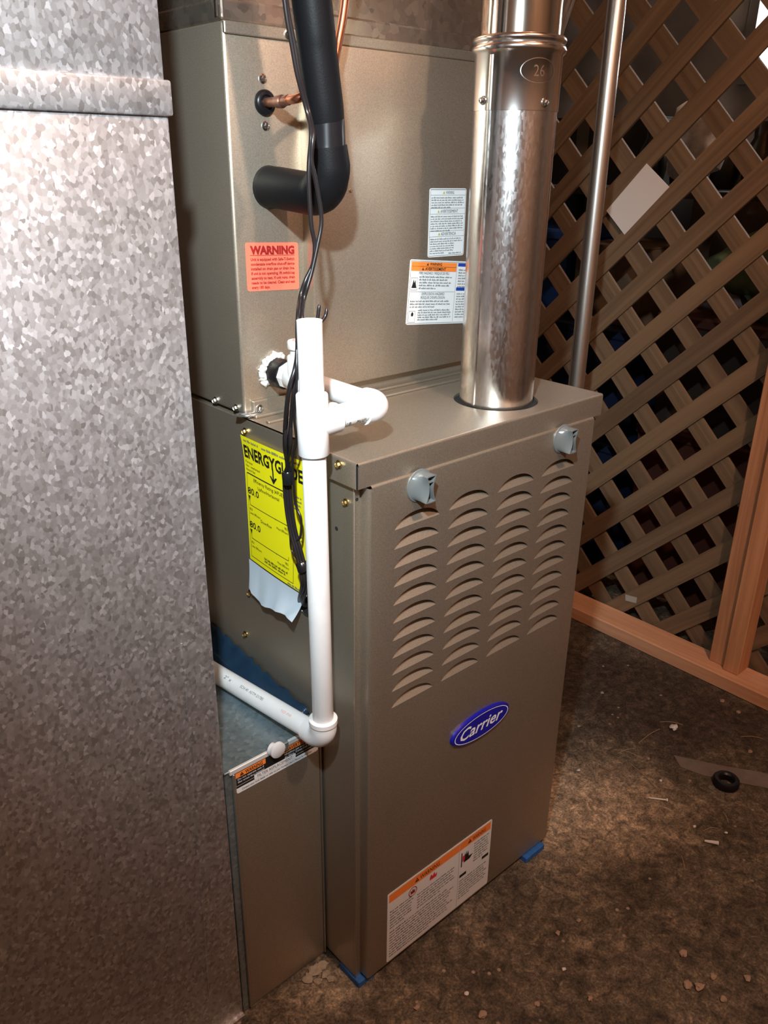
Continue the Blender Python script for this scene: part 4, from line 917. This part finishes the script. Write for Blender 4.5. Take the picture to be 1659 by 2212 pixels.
# ================================================================== litter on the floor
def fl(x, y): return pl(x, y, 2, 0)
q = fl(1567, 1695); bm = bmesh.new()
lathe(bm, [(.0135, .001), (.0230, .0005), (.0255, .003), (.0255, .014), (.0230, .017), (.0165, .017), (.0135, .014), (.0135, .001)], 32, (q.x, q.y)); tag(obj('rubber_ring', bm, RUBBER, smooth=40), 'black rubber ring lying on the floor beside the pale sheet strip', 'ring')
q = fl(1537, 1703); bm = bmesh.new(); lathe(bm, [(0, 0), (.0065, 0), (.0065, .002), (0, .0022)], 20, (q.x, q.y)); tag(obj('knockout_slug', bm, simple('dull_zinc', (.22, .22, .20), .5, .6), smooth=40), 'dull round metal slug beside the black rubber ring', 'metal slug')
a, b = fl(1400, 1726), fl(1440, 1731); a.z = b.z = .0034
nl = thing('loose_screw', 'small bright screw lying on the floor in front of the lattice', 'screw', a.lerp(b, .5)); BSC = simple('bright_screw', (.82, .80, .76), .5, .2); bm = bmesh.new(); tube(bm, [a, a.lerp(b, .12), a.lerp(b, .95)], [.0006, .0015, .0016], 8); obj('shank', bm, BSC, nl)
bm = bmesh.new(); d = (b - a).normalized(); tube(bm, [b - d * .0022, b, b + d * .0015], [.0015, .0034, .0032], 12); obj('screw_head', bm, BSC, nl)
a, b = fl(1521, 1820), fl(1551, 1825); a.z = b.z = .0042; bm = bmesh.new(); tube(bm, [a, a.lerp(b, .6), a.lerp(b, .9), b], [.0022, .0034, .0036, .0042], 12); tag(obj('wall_anchor', bm, simple('grey_plastic', (.55, .55, .54), .5), smooth=40), 'pale grey tapered plastic wall anchor on the floor', 'anchor')
def chip(px, py, r, seed, mat, lab, cat, group=None):
    q = fl(px, py); bm = lump(bmesh.new(), (q.x, q.y, r * .45), (r, r * .8, r * .5), seed, amp=.35, sub=2)
    for v in bm.verts: v.co.z = max(v.co.z, 0)
    return tag(obj('stone_chip' if cat == 'chip' else 'debris', bm, mat, smooth=40), lab, cat, group)
CHIPW = simple('white_chip', (.62, .58, .55), .6); CHIPT = simple('tan_chip', (.30, .21, .15), .8)
chip(1455, 1574, .0095, 1, CHIPW, 'bright white chip on the dark floor near the sill plate', 'chip')
rg = random.Random(21)
for i, (px, py, r) in enumerate(((1218, 2095, .0028), (1008, 2147, .0026), (1250, 1665, .0030), (1500, 1786, .0024), (1568, 1800, .0026), (1427, 1687, .0024), (1042, 2193, .0050), (1160, 2170, .0034), (900, 2178, .0034), (1485, 2130, .0055), (1510, 2135, .0055), (1475, 2062, .0050), (1540, 2112, .0042), (1562, 2160, .0045), (1615, 2115, .0042), (1205, 2017, .0034), (1250, 1990, .0030), (1275, 2158, .0038), (1595, 1540, .0042), (1560, 1516, .0045), (1620, 1625, .0040), (1300, 1498, .0036), (1250, 1570, .0030), (1400, 1640, .0028))):
    chip(px, py, r * 1.35, 30 + i, CHIPW if i < 6 else CHIPT, 'tiny white chip lying in the floor dirt' if i < 6 else 'small tan stone chip lying in the floor dirt', 'chip', 'white chips on the floor' if i < 6 else 'tan stone chips on the floor')
# pale sheet-metal strip, straws
pts = [fl(1455, 1632), fl(1470, 1658), fl(1520, 1676), fl(1600, 1692), fl(1700, 1712), fl(1720, 1690), fl(1640, 1668), fl(1560, 1655), fl(1490, 1640)]
bm = bmesh.new(); a = [bm.verts.new((p.x, p.y, .0004)) for p in pts]; b = [bm.verts.new((p.x, p.y, .0014 )) for p in pts]; bm.faces.new(b); bm.faces.new(a[::-1])
for i in range(len(pts)): bm.faces.new((a[i], a[(i + 1) % len(pts)], b[(i + 1) % len(pts)], b[i]))
tag(obj('sheet_strip', bm, simple('dusty_sheet', (.17, .14, .12), .6, .2, var=.15, vscale=40)), 'flat grey sheet strip lying on the floor under the black ring', 'strip')
STRAW = simple('straw', (.30, .21, .13), .9)
for i, (p, q_) in enumerate((((1325, 1620), (1375, 1632)), ((1335, 1628), (1372, 1618)), ((1380, 1605), (1425, 1575)), ((1425, 1560), (1475, 1566)), ((1520, 1795), (1550, 1790)), ((1562, 1755), (1574, 1778)), ((1472, 1850), (1480, 1880)), ((1600, 1592), (1648, 1596)), ((1362, 1650), (1432, 1720)))):
    a, b = fl(*p), fl(*q_); a.z = b.z = .0008; mid = a.lerp(b, .5) + V((.003, .002, .001)); bm = bmesh.new(); tube(bm, spline([a, mid, b], 4), .0007, 5)
    tag(obj('dry_straw', bm, STRAW), 'thin dry straw lying on the dirty floor', 'straw', 'straws on the floor')
# broken mortar beside the filter cabinet foot
for i, (px, py, r) in enumerate(((694, 2085, .008), (676, 2095, .010), (700, 2102, .007), (662, 2112, .008), (712, 2112, .006), (684, 2118, .006))):
    q = fl(px, py); bm = lump(bmesh.new(), (q.x, q.y - .004, r * .35), (r, r * .9, r * .4), 80 + i, amp=.35, sub=2)
    for v in bm.verts: v.co.z = max(v.co.z, 0)
    tag(obj('mortar_lump', bm, simple('pale_mortar', (.30, .26, .20), .9, var=.25, vscale=90), smooth=40), 'pale crumbled mortar lump at the filter cabinet foot', 'mortar', 'mortar lumps by the filter cabinet')
